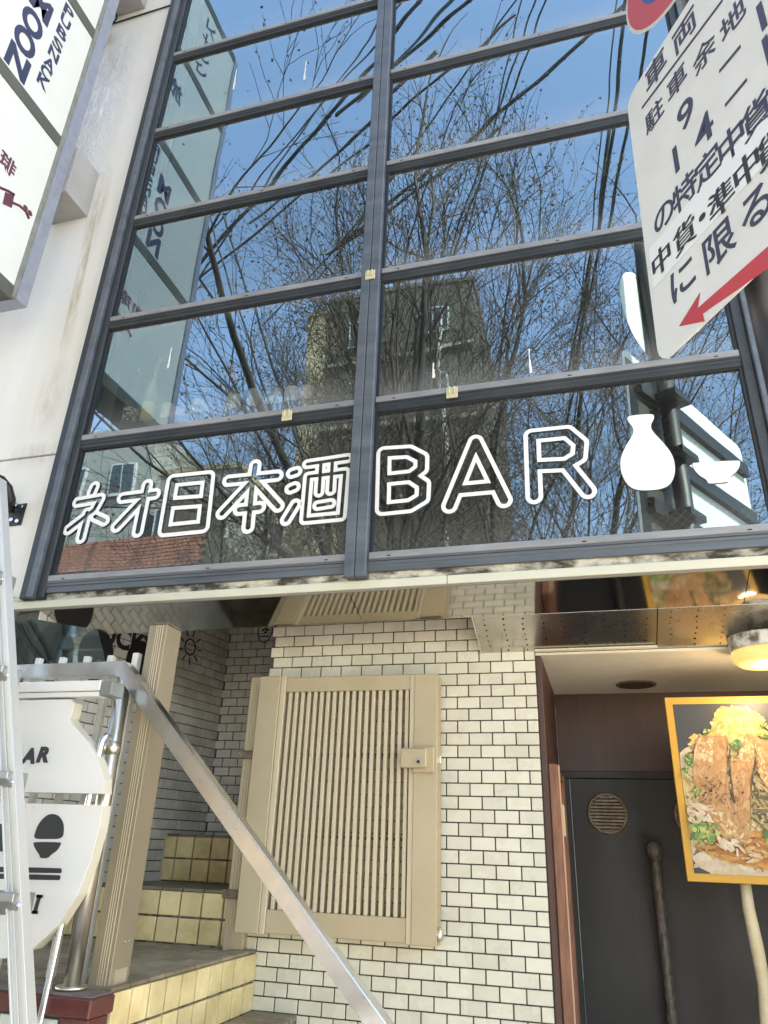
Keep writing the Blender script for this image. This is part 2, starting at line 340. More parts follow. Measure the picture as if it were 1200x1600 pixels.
# stains on the white panels: rust streak, moss, bracket dirt
def stain(name, pts, col, strength, seed):
    m = bpy.data.materials.new(name); m.use_nodes = True; n = m.node_tree.nodes; L = m.node_tree.links
    b = n['Principled BSDF']; b.inputs['Base Color'].default_value = tuple(col)+(1,); b.inputs['Roughness'].default_value = 0.7
    tr = n.new('ShaderNodeBsdfTransparent'); mx = n.new('ShaderNodeMixShader'); tc = n.new('ShaderNodeTexCoord'); sp_ = n.new('ShaderNodeSeparateXYZ')
    L.new(tc.outputs['Generated'], sp_.inputs[0]); f = []
    for ax in ('X', 'Z'):
        p = n.new('ShaderNodeMath'); p.operation = 'PINGPONG'; p.inputs[1].default_value = 0.5; L.new(sp_.outputs[ax], p.inputs[0])
        k = n.new('ShaderNodeMath'); k.operation = 'MULTIPLY'; k.inputs[1].default_value = 2.4; k.use_clamp = True; L.new(p.outputs[0], k.inputs[0]); f.append(k)
    nz = n.new('ShaderNodeTexNoise'); nz.inputs['Scale'].default_value = 7; nz.inputs['Detail'].default_value = 8; nz.inputs['Roughness'].default_value = 0.7
    mp = n.new('ShaderNodeMapping'); mp.inputs['Location'].default_value = (seed, seed, 0); mp.inputs['Scale'].default_value = (3, 1, 0.5)
    L.new(tc.outputs['Object'], mp.inputs[0]); L.new(mp.outputs[0], nz.inputs['Vector'])
    rr = n.new('ShaderNodeMapRange'); rr.inputs[1].default_value = 0.35; rr.inputs[2].default_value = 0.7; rr.inputs[4].default_value = strength; L.new(nz.outputs['Fac'], rr.inputs[0])
    a = n.new('ShaderNodeMath'); a.operation = 'MULTIPLY'; L.new(f[0].outputs[0], a.inputs[0]); L.new(f[1].outputs[0], a.inputs[1])
    c = n.new('ShaderNodeMath'); c.operation = 'MULTIPLY'; L.new(a.outputs[0], c.inputs[0]); L.new(rr.outputs[0], c.inputs[1])
    L.new(c.outputs[0], mx.inputs[0]); L.new(tr.outputs[0], mx.inputs[1]); L.new(b.outputs[0], mx.inputs[2]); L.new(mx.outputs[0], n['Material Output'].inputs[0])
    bm = bm_new(); bm.faces.new([bm.verts.new(on(p, 1, YW-0.0015-0.0004*seed)) for p in pts]); return done(bm, 'stain', m, bld)
stain('rust_run', [(148, 300), (158, 300), (100, 600), (80, 600)], (0.48, 0.33, 0.11), 0.5, 1)
stain('grime_run', [(150, 250), (178, 262), (150, 420), (120, 420)], (0.36, 0.32, 0.22), 0.28, 2)
stain('grime_low', [(30, 690), (100, 690), (94, 730), (0, 735)], (0.36, 0.33, 0.27), 0.3, 3)
stain('grime_run', [(70, 560), (110, 560), (88, 690), (40, 690)], (0.42, 0.37, 0.26), 0.3, 4)
stain('fresh_paint', [(150, 40), (225, 40), (170, 275), (100, 275)], (0.82, 0.83, 0.86), 1.2, 5)
stain('soot', [(160, 60), (215, 60), (200, 130), (150, 140)], (0.46, 0.40, 0.31), 0.35, 6)
STAIN = mat('rust_streak', (0.62, 0.52, 0.33), 0.7, 0, (0.70, 0.66, 0.56), 5, 6, 0.5, stretch=(6, 1, 0.5))

# lower facade: fascia, mortar band
fa = thing('fascia_strip', 'cream painted fascia strip running under the window frame', 'trim', (0, 0, 2.55))
for a, b in ((-9.0, -0.537), (-0.534, 2.0)):
    box('strip', (a, -0.485, 2.562-2.55), (b, -0.452, 2.598-2.55), CREAM, fa, 0.002)
box('mortar_band', (-9, -0.475, 2.5985-2.55), (2.0, -0.4505, 2.632-2.55), MORTAR, fa)
box('drip_edge', (-9, -0.481, 2.5525-2.55), (2.0, -0.4505, 2.5615-2.55), mat('drip_grey', (0.2, 0.18, 0.14), 0.7), fa)

# ================================================================== WINDOW GRID
win = thing('curtain_window', 'tall two-bay window grid with dark weathered aluminium frame', 'window', (0, 0, 2.63))
def wb(name, lo, hi, m, bev=0.003, parent=win):
    return box(name, (lo[0], lo[1], lo[2]-2.63), (hi[0], hi[1], hi[2]-2.63), m, parent, bev)
ZT = 8.2
# jambs are stepped profiles
wb('jamb', (-2.592, -0.510, 2.605), (-2.545, YW, ZT), FRAME)
wb('jamb', (-2.543, -0.525, 2.605), (-2.505, YW, ZT), FRAME2)
wb('jamb', (-2.503, -0.502, 2.605), (-2.462, YW+0.03, ZT), FRAME)
wb('jamb', (0.684, -0.502, 2.605), (0.722, YW+0.03, ZT), FRAME)
wb('jamb', (0.724, -0.525, 2.605), (0.762, YW, ZT), FRAME2)
wb('jamb', (0.764, -0.510, 2.605), (0.822, YW, ZT), FRAME)
mu = wb('mullion', (-0.962, -0.527, 2.605), (-0.918, YW+0.03, ZT), FRAME2)
wb('mullion', (-0.915, -0.527, 2.605), (-0.868, YW+0.03, ZT), FRAME2)
zt = [2.712+0.7745*i for i in range(8)]
bays = [(-2.461, -0.963), (-0.867, 0.683)]
for bi, (x0, x1) in enumerate(bays):
    for i, z in enumerate(zt):
        zl = z-0.072 if i else 2.632
        n_ = 'sill' if i == 0 else 'transom'
        # sloped nosing: upper chamfer, face, lower lip
        prof = [(-0.470, z+0.002), (-0.499, z-0.004), (-0.499, z-0.050), (-0.493, z-0.053), (-0.493, zl), (-0.46, zl), (-0.46, z+0.002)]
        bm = bm_new(); bm_prism(bm, [Vector((x0, y, zz-2.63)) for y, zz in prof], (x1-x0, 0, 0))
        o = done(bm, n_, FRAME if i else FRAME2, win, 0.0015)
        capm = box('ledge', (x0+0.002, -0.5035, z-0.026-2.63), (x1-0.002, -0.472, z+0.004-2.63), SILLM, o, 0.004, 2)
        capm.rotation_euler = (0, 0, 0)
        bmg = bm_new(); bm_box(bmg, (x0+0.002, -0.5003, z-0.0385-2.63), (x1-0.002, -0.4985, z-0.0355-2.63)); done(bmg, 'drip_groove', BLACK, o)
        for xs in (x0+0.09, x1-0.09, (x0+x1)/2+0.1):
            bmw = bm_new(); bm_box(bmw, (xs-0.008, -0.5045, z-0.020-2.63), (xs+0.008, -0.5030, z-0.015-2.63)); done(bmw, 'weep_hole', BLACK, o)
    for i in range(7):
        za, zb = zt[i]-0.002, zt[i+1]-0.070
        me = bpy.data.meshes.new('pane')
        me.from_pydata([(-(x1-x0)/2-0.004, 0, 0), ((x1-x0)/2+0.004, 0, 0), ((x1-x0)/2+0.004, 0, zb-za), (-(x1-x0)/2-0.004, 0, zb-za)], [], [(0, 1, 2, 3)])
        p = link('pane', me, GLASSW if (i == 0 or (i == 2 and bi == 0)) else GLASS, win, ((x0+x1)/2, YG, za-2.63))
        p.rotation_euler = (random.uniform(-.003, .003), 0, random.uniform(-.004, .004))
        # black gasket round the pane
        bm = bm_new(); e = 0.012
        bm_box(bm, (x0, -0.490, za), (x0+e, -0.470, zb)); bm_box(bm, (x1-e, -0.490, za), (x1, -0.470, zb))
        bm_box(bm, (x0+e, -0.488, zb-e*0.9), (x1-e, -0.470, zb))
        o = done(bm, 'gasket', BLACK, win); o.location.z = -2.63
for px in ((578, 428), (448, 648), (706, 612)):
    P = on(px, 1, -0.535 if px[0] == 578 else -0.512)
    l = thing('window_latch', {578: 'ivory window latch stuck on the central mullion', 448: 'ivory window latch on the transom of the left bay', 706: 'ivory window latch on the transom of the right bay'}[px[0]], 'latch', P, 'ivory window latches')
    yy = 0.006
    yy = 0.0
    box('plate', (-0.026, yy, -0.030), (0.026, yy+0.008, 0.026), LATCH, l, 0.006, 2)
    for sx in (-0.011, 0.011): box('rib', (sx-0.004, yy-0.006, -0.012), (sx+0.004, yy-0.0005, 0.027), LATCH, l, 0.002)

# paint / caulk drips on the glass
DRIP = mat('dried_caulk', (0.72, 0.71, 0.68), 0.7)
def drip(px, hpx, label):
    P = on(px, 1, YG-0.004); Q = on((px[0]+2, px[1]-hpx*0.7), 1, YG-0.004); h = Q.z-P.z
    poly = []
    for k in range(9): poly.append(Vector((0.004*math.sin(k*.5+1)*(1-k/9.5)+random.uniform(0, .004)+0.0015, 0, h*k/8)))
    for k in range(8, -1, -1): poly.append(Vector((-0.002-random.uniform(0, .005)*(1-k/9), 0, h*k/8)))
    o = prism('caulk_drip', poly, (0, 0.003, 0), DRIP); o.location = P
    tag(o, label, 'drip')
drip((829, 583), 55, 'thick white caulk drip on the glass above the letter R')
drip((677, 590), 34, 'white caulk drip on the glass left of the tall bare branches')
drip((364, 140), 45, 'long thin caulk drip on the sky-blue upper pane')
drip((475, 125), 42, 'short faint caulk drip in the middle of the upper left pane')
drip((262, 575), 45, 'white caulk streak beside the bottles')
drip((572, 258), 22, 'small caulk drip next to the mullion')

# ---- lettering on the glass: outlined strokes
YL = YG-0.006
def contour_ribbon(strokes, r, wd, res=0.0016):
    segs = []
    for st in strokes:
        rr = r
        pts = [np.array([p.x, p.z]) for p in st]
        for a, b in zip(pts[:-1], pts[1:]): segs.append((a, b))
        if len(pts) == 1: segs.append((pts[0], pts[0]+1e-5))
    allp = np.array([q for s in segs for q in s]); lo = allp.min(0)-r-wd*2; hi = allp.max(0)+r+wd*2
    nx, ny = int((hi[0]-lo[0])/res)+2, int((hi[1]-lo[1])/res)+2
    gx, gy = np.meshgrid(lo[0]+np.arange(nx)*res, lo[1]+np.arange(ny)*res, indexing='ij')
    D = np.full(gx.shape, 1e9)
    for a, b in segs:
        ab = b-a; t = np.clip(((gx-a[0])*ab[0]+(gy-a[1])*ab[1])/(ab @ ab+1e-12), 0, 1)
        D = np.minimum(D, np.hypot(gx-a[0]-t*ab[0], gy-a[1]-t*ab[1]))
    F = wd/2-np.abs(D-r)     # > 0 inside the band
    return F, lo, res
def band_mesh(F, lo, res, y, thick):
    """polygonise F>0 cell by cell (marching squares with interpolation)"""
    bm = bm_new(); cache = {}
    nx, ny = F.shape
    def vkey(k, x, z):
        if k not in cache: cache[k] = bm.verts.new((x, 0, z))
        return cache[k]
    inside = F > 0
    act = inside[:-1, :-1] | inside[1:, :-1] | inside[1:, 1:] | inside[:-1, 1:]
    for i, j in zip(*np.nonzero(act)):
        cor = [(i, j), (i+1, j), (i+1, j+1), (i, j+1)]; poly = []
        for k in range(4):
            a, b = cor[k], cor[(k+1) % 4]
            if inside[a]: poly.append(vkey(('c', a), lo[0]+a[0]*res, lo[1]+a[1]*res))
            if inside[a] != inside[b]:
                t = F[a]/(F[a]-F[b]); key = ('e',)+tuple(sorted((a, b)))
                poly.append(vkey(key, lo[0]+(a[0]+(b[0]-a[0])*t)*res, lo[1]+(a[1]+(b[1]-a[1])*t)*res))
        if len(poly) >= 3:
            try: bm.faces.new(poly)
            except ValueError: pass
    bmesh.ops.recalc_face_normals(bm, faces=bm.faces)
    bmesh.ops.dissolve_limit(bm, angle_limit=0.02, verts=bm.verts, edges=bm.edges)
    for v in bm.verts: v.co.y = y
    return bm
lett = thing('window_lettering', 'white outlined vinyl shop name across the lowest panes', 'lettering', (-0.9, YL, 2.8))
def letter(strokes, sc, off, r, wd, name='letter'):
    st = [[on((off[0]+x/sc, off[1]+y/sc), 1, YL) for x, y in s] for s in strokes]
    F, lo, res = contour_ribbon(st, r, wd)
    bm = band_mesh(F, lo, res, 0.0, 0.001)
    o = done(bm, name, VINYL, lett, fix=False); o.location = (0.9, 0, -2.8)
    return o
letter([[(432, 302), (402, 372)], [(235, 487), (500, 440), (425, 575), (125, 808)], [(345, 610), (272, 905)], [(440, 652), (548, 702)]], 7.5, (90, 720), 0.0205, 0.0202)
letter([[(762, 435), (1140, 388)], [(1052, 282), (1018, 430), (938, 828)], [(1015, 430), (690, 772)]], 7.5, (90, 720), 0.0225, 0.0202)
letter([[(385, 445), (985, 385), (890, 1225), (240, 1290), (385, 445)], [(320, 835), (935, 790)]], 10.9, (235, 710), 0.0265, 0.0202)
letter([[(688, 372), (640, 700), (575, 1338)], [(272, 612), (1030, 532)], [(655, 600), (168, 1122)], [(665, 590), (1045, 1010)], [(440, 1062), (755, 1028)]], 10.0, (330, 690), 0.0225, 0.0202)
letter([[(240, 455), (305, 433)]], 9.23, (430, 690), 0.020, 0.0195)
letter([[(220, 680), (280, 655)]], 9.23, (430, 690), 0.020, 0.0195)
letter([[(292, 905), (155, 1130)]], 9.23, (430, 690), 0.020, 0.0195)
letter([[(465, 325), (1045, 238)], [(480, 505), (1005, 440), (952, 1075), (425, 1125), (480, 505)], [(660, 300), (632, 730)], [(825, 285), (800, 705)], [(615, 922), (800, 892)]], 9.23, (430, 690), 0.0172, 0.0180)
letter([[(150, 140), (140, 572)], [(150, 140), (345, 128), (442, 178), (440, 262), (362, 322)], [(146, 345), (362, 322), (455, 385), (450, 490), (350, 550), (140, 572)]], 5.0, (570, 680), 0.0265, 0.0180)
letter([[(866, 52), (662, 552)], [(866, 52), (1088, 508)], [(735, 425), (1030, 398)]], 5.0, (570, 680), 0.0265, 0.0180)
letter([[(98, 130), (110, 428)], [(98, 130), (272, 112), (336, 165), (330, 232), (268, 270), (104, 278)], [(268, 270), (374, 402)]], 3.158, (800, 640), 0.0265, 0.0180)
def decal(pts, sc, off, it=2, name='emblem', m=VINYL):
    P = smooth_poly([on((off[0]+x/sc, off[1]+y/sc), 1, YL) for x, y in pts], it)
    bm = bm_new(); bm.faces.new([bm.verts.new(p) for p in P])
    o = done(bm, name, m, lett); o.location = (0.9, -YL, -2.8); return o
decal([(566, 38), (590, 28), (690, 20), (702, 30), (700, 48), (684, 75), (690, 105), (745, 160), (795, 225), (808, 300), (790, 360), (750, 390), (670, 400), (600, 395), (560, 360), (535, 300), (535, 240), (560, 180), (600, 120), (598, 90), (575, 62)], 3.158, (800, 640))
decal([(890, 265), (900, 262), (1118, 250), (1126, 256), (1124, 280), (1105, 310), (1075, 332), (1070, 354), (1062, 358), (975, 366), (966, 360), (960, 345), (925, 325), (898, 295)], 3.158, (800, 640), 1)

# ---- bottles and jars inside the left bay
def bottle(px, kind, label, hpx):
    P = on(px, 1, -0.36); z0 = 3.56
    t = thing('bottle' if kind < 2 else 'jar', label, 'bottle' if kind < 2 else 'jar', (P.x, -0.424, z0), 'bottles and jars along the inner sill')
    return t
SH = thing('inner_shelf', 'dark shelf behind the glass of the left bay', 'shelf', (-1.7, -0.3, 3.40))
box('board', (-0.74, -0.168, 0.0), (0.735, 0.2, 0.1595), FRAME, SH, 0.003)
def lathe_part(name, prof, m, parent, n=20):
    bm = bm_new(); bm_lathe(bm, prof, n=n); return done(bm, name, m, parent)
t = bottle((218, 640), 0, 'dark sake bottle with a white lettered label', 0)
DG = mat('dark_bottle_glass', (0.012, 0.010, 0.008), 0.08); lathe_part('body', [(0.036, 0), (0.04, 0.01), (0.04, 0.15), (0.03, 0.20), (0.013, 0.25), (0.013, 0.33), (0.015, 0.34), (0.015, 0.36)], DG, t)
lathe_part('label', [(0.0408, 0.02), (0.0412, 0.021), (0.0412, 0.10), (0.0408, 0.101)], mat('paper_label', (0.85, 0.83, 0.78), 0.8, 0, (0.05, 0.05, 0.05), 60, 2, 0.08), t)
lathe_part('cap', [(0.016, 0.335), (0.017, 0.336), (0.017, 0.366), (0.015, 0.37)], BLACK, t)
t = bottle((246, 635), 0, 'tall clear bottle with a yellow label next to the sake bottle', 0)
lathe_part('body', [(0.034, 0), (0.037, 0.01), (0.037, 0.17), (0.03, 0.23), (0.014, 0.28), (0.014, 0.40)], mat('pale_bottle_glass', (0.45, 0.44, 0.32), 0.1), t)
lathe_part('label', [(0.0375, 0.02), (0.038, 0.021), (0.038, 0.12), (0.0375, 0.121)], mat('yellow_label', (0.80, 0.62, 0.10), 0.7), t)
lathe_part('cap', [(0.0145, 0.39), (0.0155, 0.391), (0.0155, 0.42), (0.014, 0.425)], mat('cork_cap', (0.4, 0.26, 0.12), 0.7), t)
jars = [(273, 'small frosted glass jar right of the yellow-labelled bottle', (0.48, 0.46, 0.42), 0.035, 0.10), (293, 'small pink jar among the white ones', (0.55, 0.30, 0.28), 0.034, 0.07),
        (322, 'wide white jar left of the purple flower', (0.58, 0.56, 0.52), 0.05, 0.085), (375, 'cream sake cup holding a pink flower', (0.55, 0.50, 0.38), 0.038, 0.10),
        (405, 'slim grey speckled sake cup', (0.42, 0.42, 0.40), 0.031, 0.115), (436, 'white sake cup with a blue print', (0.55, 0.57, 0.56), 0.044, 0.10),
        (467, 'plain white sake cup', (0.60, 0.58, 0.54), 0.047, 0.085), (488, 'white sake cup nearest the mullion', (0.60, 0.55, 0.50), 0.032, 0.09)]
for px, lb, c, r, h in jars:
    y = 660-(px-205)*0.135; t = bottle((px, y), 2, lb, 0)
    c = tuple(min(0.92, q*1.9) for q in c); mm = mat('jar_%d' % px, c, 0.3, 0, tuple(q*0.75 for q in c), 40, 3, 0.5)
    lathe_part('body', [(r*0.93, 0), (r, 0.006), (r, h*0.93), (r*0.94, h), (r*0.84, h), (r*0.82, h*0.9), (r*0.82, h*0.3), (0.002, h*0.3)], mm, t)
    if px == 436: 
        bm = bm_new(); bm_box(bm, (-0.02, -r-0.002, 0.045), (0.02, -r+0.004, 0.085)); done(bm, 'print', mat('blue_print', (0.03, 0.35, 0.5), 0.5), t)
    if px in (375,):
        bm = bm_new()
        for k in range(7):
            a = k*0.9; bm_tube(bm, [(0, 0, h*0.4), (0.02*math.cos(a), 0.02*math.sin(a), h+0.05), (0.04*math.cos(a), 0.04*math.sin(a), h+0.09)], 0.004, 5)
        done(bm, 'stem', mat('stem_green', (0.05, 0.16, 0.05), 0.6), t)
        bm = bm_new()
        for k in range(10):
            bmesh.ops.create_icosphere(bm, subdivisions=1, radius=0.014, matrix=Matrix.Translation((random.uniform(-.03, .03), random.uniform(-.03, .03), h+0.09+random.uniform(-.01, .02))))
        done(bm, 'flower', mat('pink_petal', (0.75, 0.08, 0.16), 0.6), t)
fl = thing('purple_flower', 'small purple flower sprig between the white jar and the cream cup', 'flower', (on((348, 640), 1, -0.36).x, -0.424, 3.56))
bm = bm_new()
for k in range(14):
    a = k*1.1; r = 0.01+0.002*k; q = Vector((r*math.cos(a), r*math.sin(a), 0.03+0.006*k)); 
    bm.faces.new([bm.verts.new(q+Vector(d)*0.016) for d in ((1, 0, 0.3), (0, 1, -0.2), (-1, 0, 0.4), (0, -0.6, -0.5))])
done(bm, 'petals', mat('purple_petal', (0.30, 0.10, 0.50), 0.6), fl)
tube('stem', [(0, 0, 0), (0.004, 0, 0.05), (0, 0.004, 0.10)], 0.002, mat('stem_green', (0.05, 0.16, 0.05), 0.6), fl, 5)

# ================================================================== SOFFIT
YI, ZI = -0.26, 2.487
sof = thing('mirror_soffit', 'polished steel soffit strip under the fascia mirroring the gate', 'soffit', (0, 0, 2.4))
def sheet(name, a, b, x0, x1, m, parent, nx=1, ny=1, th=0.003, zo=2.4, wave=0.0):
    """tilted sheet from (y,z)=a to b across x0..x1"""
    bm = bm_new(); V = []
    for i in range(ny+1):
        f = i/ny; y = a[0]+(b[0]-a[0])*f; z = a[1]+(b[1]-a[1])*f
        V.append([bm.verts.new((x0+(x1-x0)*k/nx, y, z-zo+wave*math.sin(k*1.7+i*.9))) for k in range(nx+1)])
    fs = []
    for i in range(ny):
        for k in range(nx): fs.append(bm.faces.new((V[i][k], V[i][k+1], V[i+1][k+1], V[i+1][k])))
    r = bmesh.ops.extrude_face_region(bm, geom=fs)
    for v in [q for q in r['geom'] if isinstance(q, bmesh.types.BMVert)]: v.co.z += th
    return done(bm, name, m, parent)
sheet('panel', (-0.480, 2.555), (YI, ZI), -9.0, -0.955, MIRROR, sof)
sheet('panel', (-0.480, 2.555), (YI, ZI), -0.952, 0.574, MIRROR, sof)
sheet('panel', (-0.480, 2.555), (YI, ZI), 0.577, 2.0, MIRROR, sof)
box('ceiling_void', (-1.499, -0.44, 2.575-2.4), (1.8, 1.6, 2.595-2.4), DARKM, sof)
pf = thing('perforated_soffit', 'dented perforated steel ceiling panels in front of the dark door', 'soffit', (0, 0, 2.4))
def perf(x0, x1, a, b, rows, cols):
    p = sheet('panel', a, b, x0, x1, PERF, pf)
    bm = bm_new(); n = Vector((0, (b[1]-a[1]), -(b[0]-a[0]))).normalized()
    for i in range(rows):
        for k in range(cols):
            f = (i+0.6)/(rows+0.2)+random.uniform(-.006, .006); c = Vector((x0+(x1-x0)*(k+0.5)/cols+random.uniform(-.004, .004), a[0]+(b[0]-a[0])*f, a[1]+(b[1]-a[1])*f-2.4))+n*0.0015
            rr = random.uniform(0.0022, 0.0048); e1 = Vector((1, 0, 0)); e2 = n.cross(e1)
            bm.faces.new([bm.verts.new(c+(e1*math.cos(q*.785)+e2*math.sin(q*.785))*rr) for q in range(8)])
    stuff(done(bm, 'holes', HOLE, p, fix=False))
    return p
perf(-0.470, 0.262, (YI, ZI-0.001), (0.0, 2.392), 7, 9)
perf(0.266, 1.34, (YI, ZI-0.001), (0.0, 2.392), 7, 11)
perf(0.268, 1.34, (0.001, 2.3915), (0.55, 2.3905), 9, 11)
prism('end_cap', [(-0.4715, YI, ZI-2.4-0.002), (-0.4715, 0.0, 2.392-2.4-0.002), (-0.4715, 0.0, 0.035), (-0.4715, YI, ZI-2.4+0.006)], (-0.004, 0, 0), CREAM, pf)

# ================================================================== TILED WALLS
XR = -0.240
tw = thing('tiled_wall', 'white glazed brick tile wall between the steps and the dark door', 'wall', (0, 0, 0.9))
box('backing', (-1.500, 0.0005, -0.9), (XR, 0.945, 2.70-0.9), GROUT, tw)
tw2 = tw
def keep_front(u, z): return not (-1.36 < u < -0.76 and 1.34-0.0 < z < 2.22) and z > 0.95
class _P: pass
def front_tiles():
    e = thing('x', '', ''); bpy.data.objects.remove(e)
pz = 0.05075
tile_par = tw
tile_wall(tw, (0, 0, 0), (1, 0, 0), (0, -1, 0), -1.498, XR, 0.80, 2.62, 0.0995, pz, 0.0052, TILE, offs=-0.287-0.0995*10, zbase=2.255-pz*40, keep=keep_front, limit=300)
for o in tw.children:
    if o.name.startswith('tile'): o.location.z -= 0.9
# recess back wall and slanted left wall
YB = 0.95; XC = on((352, 1040), 1, YB).x
LD = Vector(RW @ _ray((1190, 1343))); LD.z = 0; LD.normalize()        # left wall direction (inwards)
bw = thing('stair_back_wall', 'shaded white tile wall at the back of the stair recess with a shield doodle', 'wall', (0, 0, 1.0))
box('backing', (XC-0.6, YB+0.0005, 0.0), (-1.502, YB+0.2, 2.01), GROUT, bw)
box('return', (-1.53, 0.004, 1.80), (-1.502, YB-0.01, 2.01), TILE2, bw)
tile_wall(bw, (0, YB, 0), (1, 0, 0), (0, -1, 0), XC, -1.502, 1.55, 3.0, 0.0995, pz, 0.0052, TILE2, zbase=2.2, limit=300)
LN = Vector((LD.y, -LD.x, 0))       # faces right
lw = thing('stair_side_wall', 'shaded white tile wall left of the steps with black painted lettering and doodles', 'wall', (0, 0, 1.0))
C0 = Vector((XC, YB, 0))
Mw = Matrix((LD, -LN, Vector((0, 0, 1)))).transposed().to_4x4(); Mw.translation = C0
bm = bm_new(); bm_box(bm, (-1.44, 0.0005, 0.2), (0.15, 0.15, 3.015), Mw); o = done(bm, 'backing', GROUT, lw); o.location.z = -1.0
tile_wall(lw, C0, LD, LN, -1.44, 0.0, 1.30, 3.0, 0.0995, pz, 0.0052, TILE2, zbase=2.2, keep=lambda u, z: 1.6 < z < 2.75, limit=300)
for P_ in (bw, lw):
    for o in P_.children:
        if o.name.startswith('tile'): o.location.z -= 1.0
# painted graphics on the side wall
PL0 = C0+LN*0.0095
def wallpt(px): return onplane(px, PL0, LN)
def wall_disc(c, r, name='painted_disc', m=PAINTB, z0=-1.0):
    P = wallpt(c); bm = bm_new()
    bm.faces.new([bm.verts.new(LD*math.cos(a)*r+Vector((0, 0, 1))*math.sin(a)*r*1.15) for a in [k*2*math.pi/32 for k in range(32)]])
    o = done(bm, name, m, lw); o.location = P+Vector((0, 0, -1.0)); return o
wall_disc((150, 1022), 0.115); wall_disc((218, 1034), 0.10); wall_disc((84, 1020), 0.12)
P = wallpt((196, 999))
text_mesh('LUCKY', 'painted_text', PAINTB, 0.15, LD, (0, 0, 1), P+Vector((0, 0, -1.0)), lw, 0.006, 0.0004)
# sun doodle
P = wallpt((297, 1011)); bm = bm_new(); rr = 0.047
ring = [P+LN*0.001+(LD*math.cos(a)+Vector((0, 0, 1))*math.sin(a))*rr for a in [k*2*math.pi/20 for k in range(21)]]
bm_tube(bm, ring, 0.0045, 5)
for k in range(9):
    a = k*2*math.pi/9; d_ = LD*math.cos(a)+Vector((0, 0, 1))*math.sin(a); bm_tube(bm, [P+LN*.001+d_*0.065, P+LN*.001+d_*0.105], 0.004, 5)
for sx in (-0.014, 0.014): bm_tube(bm, [P+LN*.001+LD*sx+Vector((0, 0, 0.008)), P+LN*.001+LD*sx+Vector((0, 0, 0.018))], 0.003, 5)
bm_tube(bm, [P+LN*.001+LD*sx+Vector((0, 0, -0.012-0.006*math.cos(sx*70))) for sx in (-0.02, -0.01, 0, 0.01, 0.02)], 0.003, 5)
o = done(bm, 'sun_doodle', PAINTB, lw); o.location.z = -1.0
# shield doodle on back wall
P = on((414, 989), 1, YB-0.0095)
bm = bm_new()
bm_tube(bm, [P+Vector((x, 0, z)) for x, z in ((-.05, .055), (0, .062), (.05, .055), (.05, 0), (.03, -.045), (0, -.065), (-.03, -.045), (-.05, 0), (-.05, .055))], 0.0035, 5)
for x, z in ((-.016, .02), (0, .026), (.016, .02), (0, .005)): bmesh.ops.create_icosphere(bm, subdivisions=1, radius=0.011, matrix=Matrix.Translation(P+Vector((x, 0.006, z))))
bm_tube(bm, [P+Vector((-.03, 0, -.022)), P+Vector((.03, 0, -.022))], 0.0045, 5)
o = done(bm, 'shield_doodle', PAINTB, bw); o.location.z = -1.0

# ================================================================== STAIRCASE
st = thing('tiled_staircase', 'yellow tiled steps climbing into the recess left of the gate', 'staircase', (-1.5, 0, 0))
def lc(p): return (p[0]+1.5, p[1], p[2])
def riser(org, ud, nd, u0, u1, z0, z1, body):
    b = box('riser', lc(body[0]), lc(body[1]), STEPG, st)
    ud = Vector(ud); nd = Vector(nd); rot = Matrix((ud, -nd, Vector((0, 0, 1)))).transposed().to_4x4()
    n = int(round((u1-u0)/0.102)); pu = (u1-u0)/n; pz_ = (z1-z0)/2
    for i in range(n):
        for j in range(2):
            P = Vector(lc(org))+ud*(u0+(i+.5)*pu)+nd*0.003; P.z = z0+(j+.5)*pz_
            put_tile(pu-0.0085, pz_-0.0085, 0.012, STEPT, b, Matrix.Translation(P+nd*random.uniform(-.0008, .0008)) @ rot)
    # nosing tiles
    for i in range(n):
        P = Vector(lc(org))+ud*(u0+(i+.5)*pu)-nd*0.045; P.z = z1+0.0035
        put_tile(pu-0.006, 0.092, 0.012, TREADT, b, Matrix.Translation(P) @ rot @ Matrix.Rotation(math.pi/2, 4, 'X'))
    return b
def tread(x0, x1, y0, y1, z, inset):
    t_ = box('tread', lc((x0, y0, z-0.04)), lc((x1, y1, z-0.004)), STEPG, st)
    nx, ny = max(1, int((x1-x0)/0.104)), max(1, int((y1-y0)/0.104)); a, b = (x1-x0)/nx, (y1-y0)/ny
    for i in range(nx):
        for j in range(ny):
            put_tile(a-0.007, b-0.007, 0.010, TREADT, t_, Matrix.Translation(Vector(lc((x0+(i+.5)*a, y0+(j+.5)*b, z-0.003)))) @ Matrix.Rotation(math.pi/2, 4, 'X'))
XRI = -1.432
riser((XRI, 0, 0), (0, -1, 0), (1, 0, 0), 0.008, 1.0, 0.985, 1.187, ((-3.2, -1.0, 0.0), (XRI-0.004, -0.006, 1.182)))
tread(-2.6, XRI-0.098, -0.985, 0.008, 1.187, 0)
riser((0, 0.018, 0), (1, 0, 0), (0, -1, 0), -2.55, -1.505, 1.19, 1.392, ((-2.6, 0.021, 0.9), (-1.505, 0.64, 1.388)))
tread(-2.6, -1.51, 0.115, 0.625, 1.392, 0)
riser((0, 0.63, 0), (1, 0, 0), (0, -1, 0), -2.65, -1.505, 1.395, 1.612, ((-2.7, 0.633, 0.9), (-1.505, 0.948, 1.608)))
# lower tread against the wall
box('riser', lc((-1.43, -1.0, 0.0)), lc((-1.235, -0.004, 0.975)), STEPG, st)
tread(-1.428, -1.232, -0.99, -0.004, 0.985, 0)
box('riser', lc((-1.23, -1.0, 0.0)), lc((-1.03, -0.004, 0.775)), STEPT, st)
box('riser', lc((-1.025, -1.0, 0.0)), lc((-0.83, -0.004, 0.575)), STEPT, st)
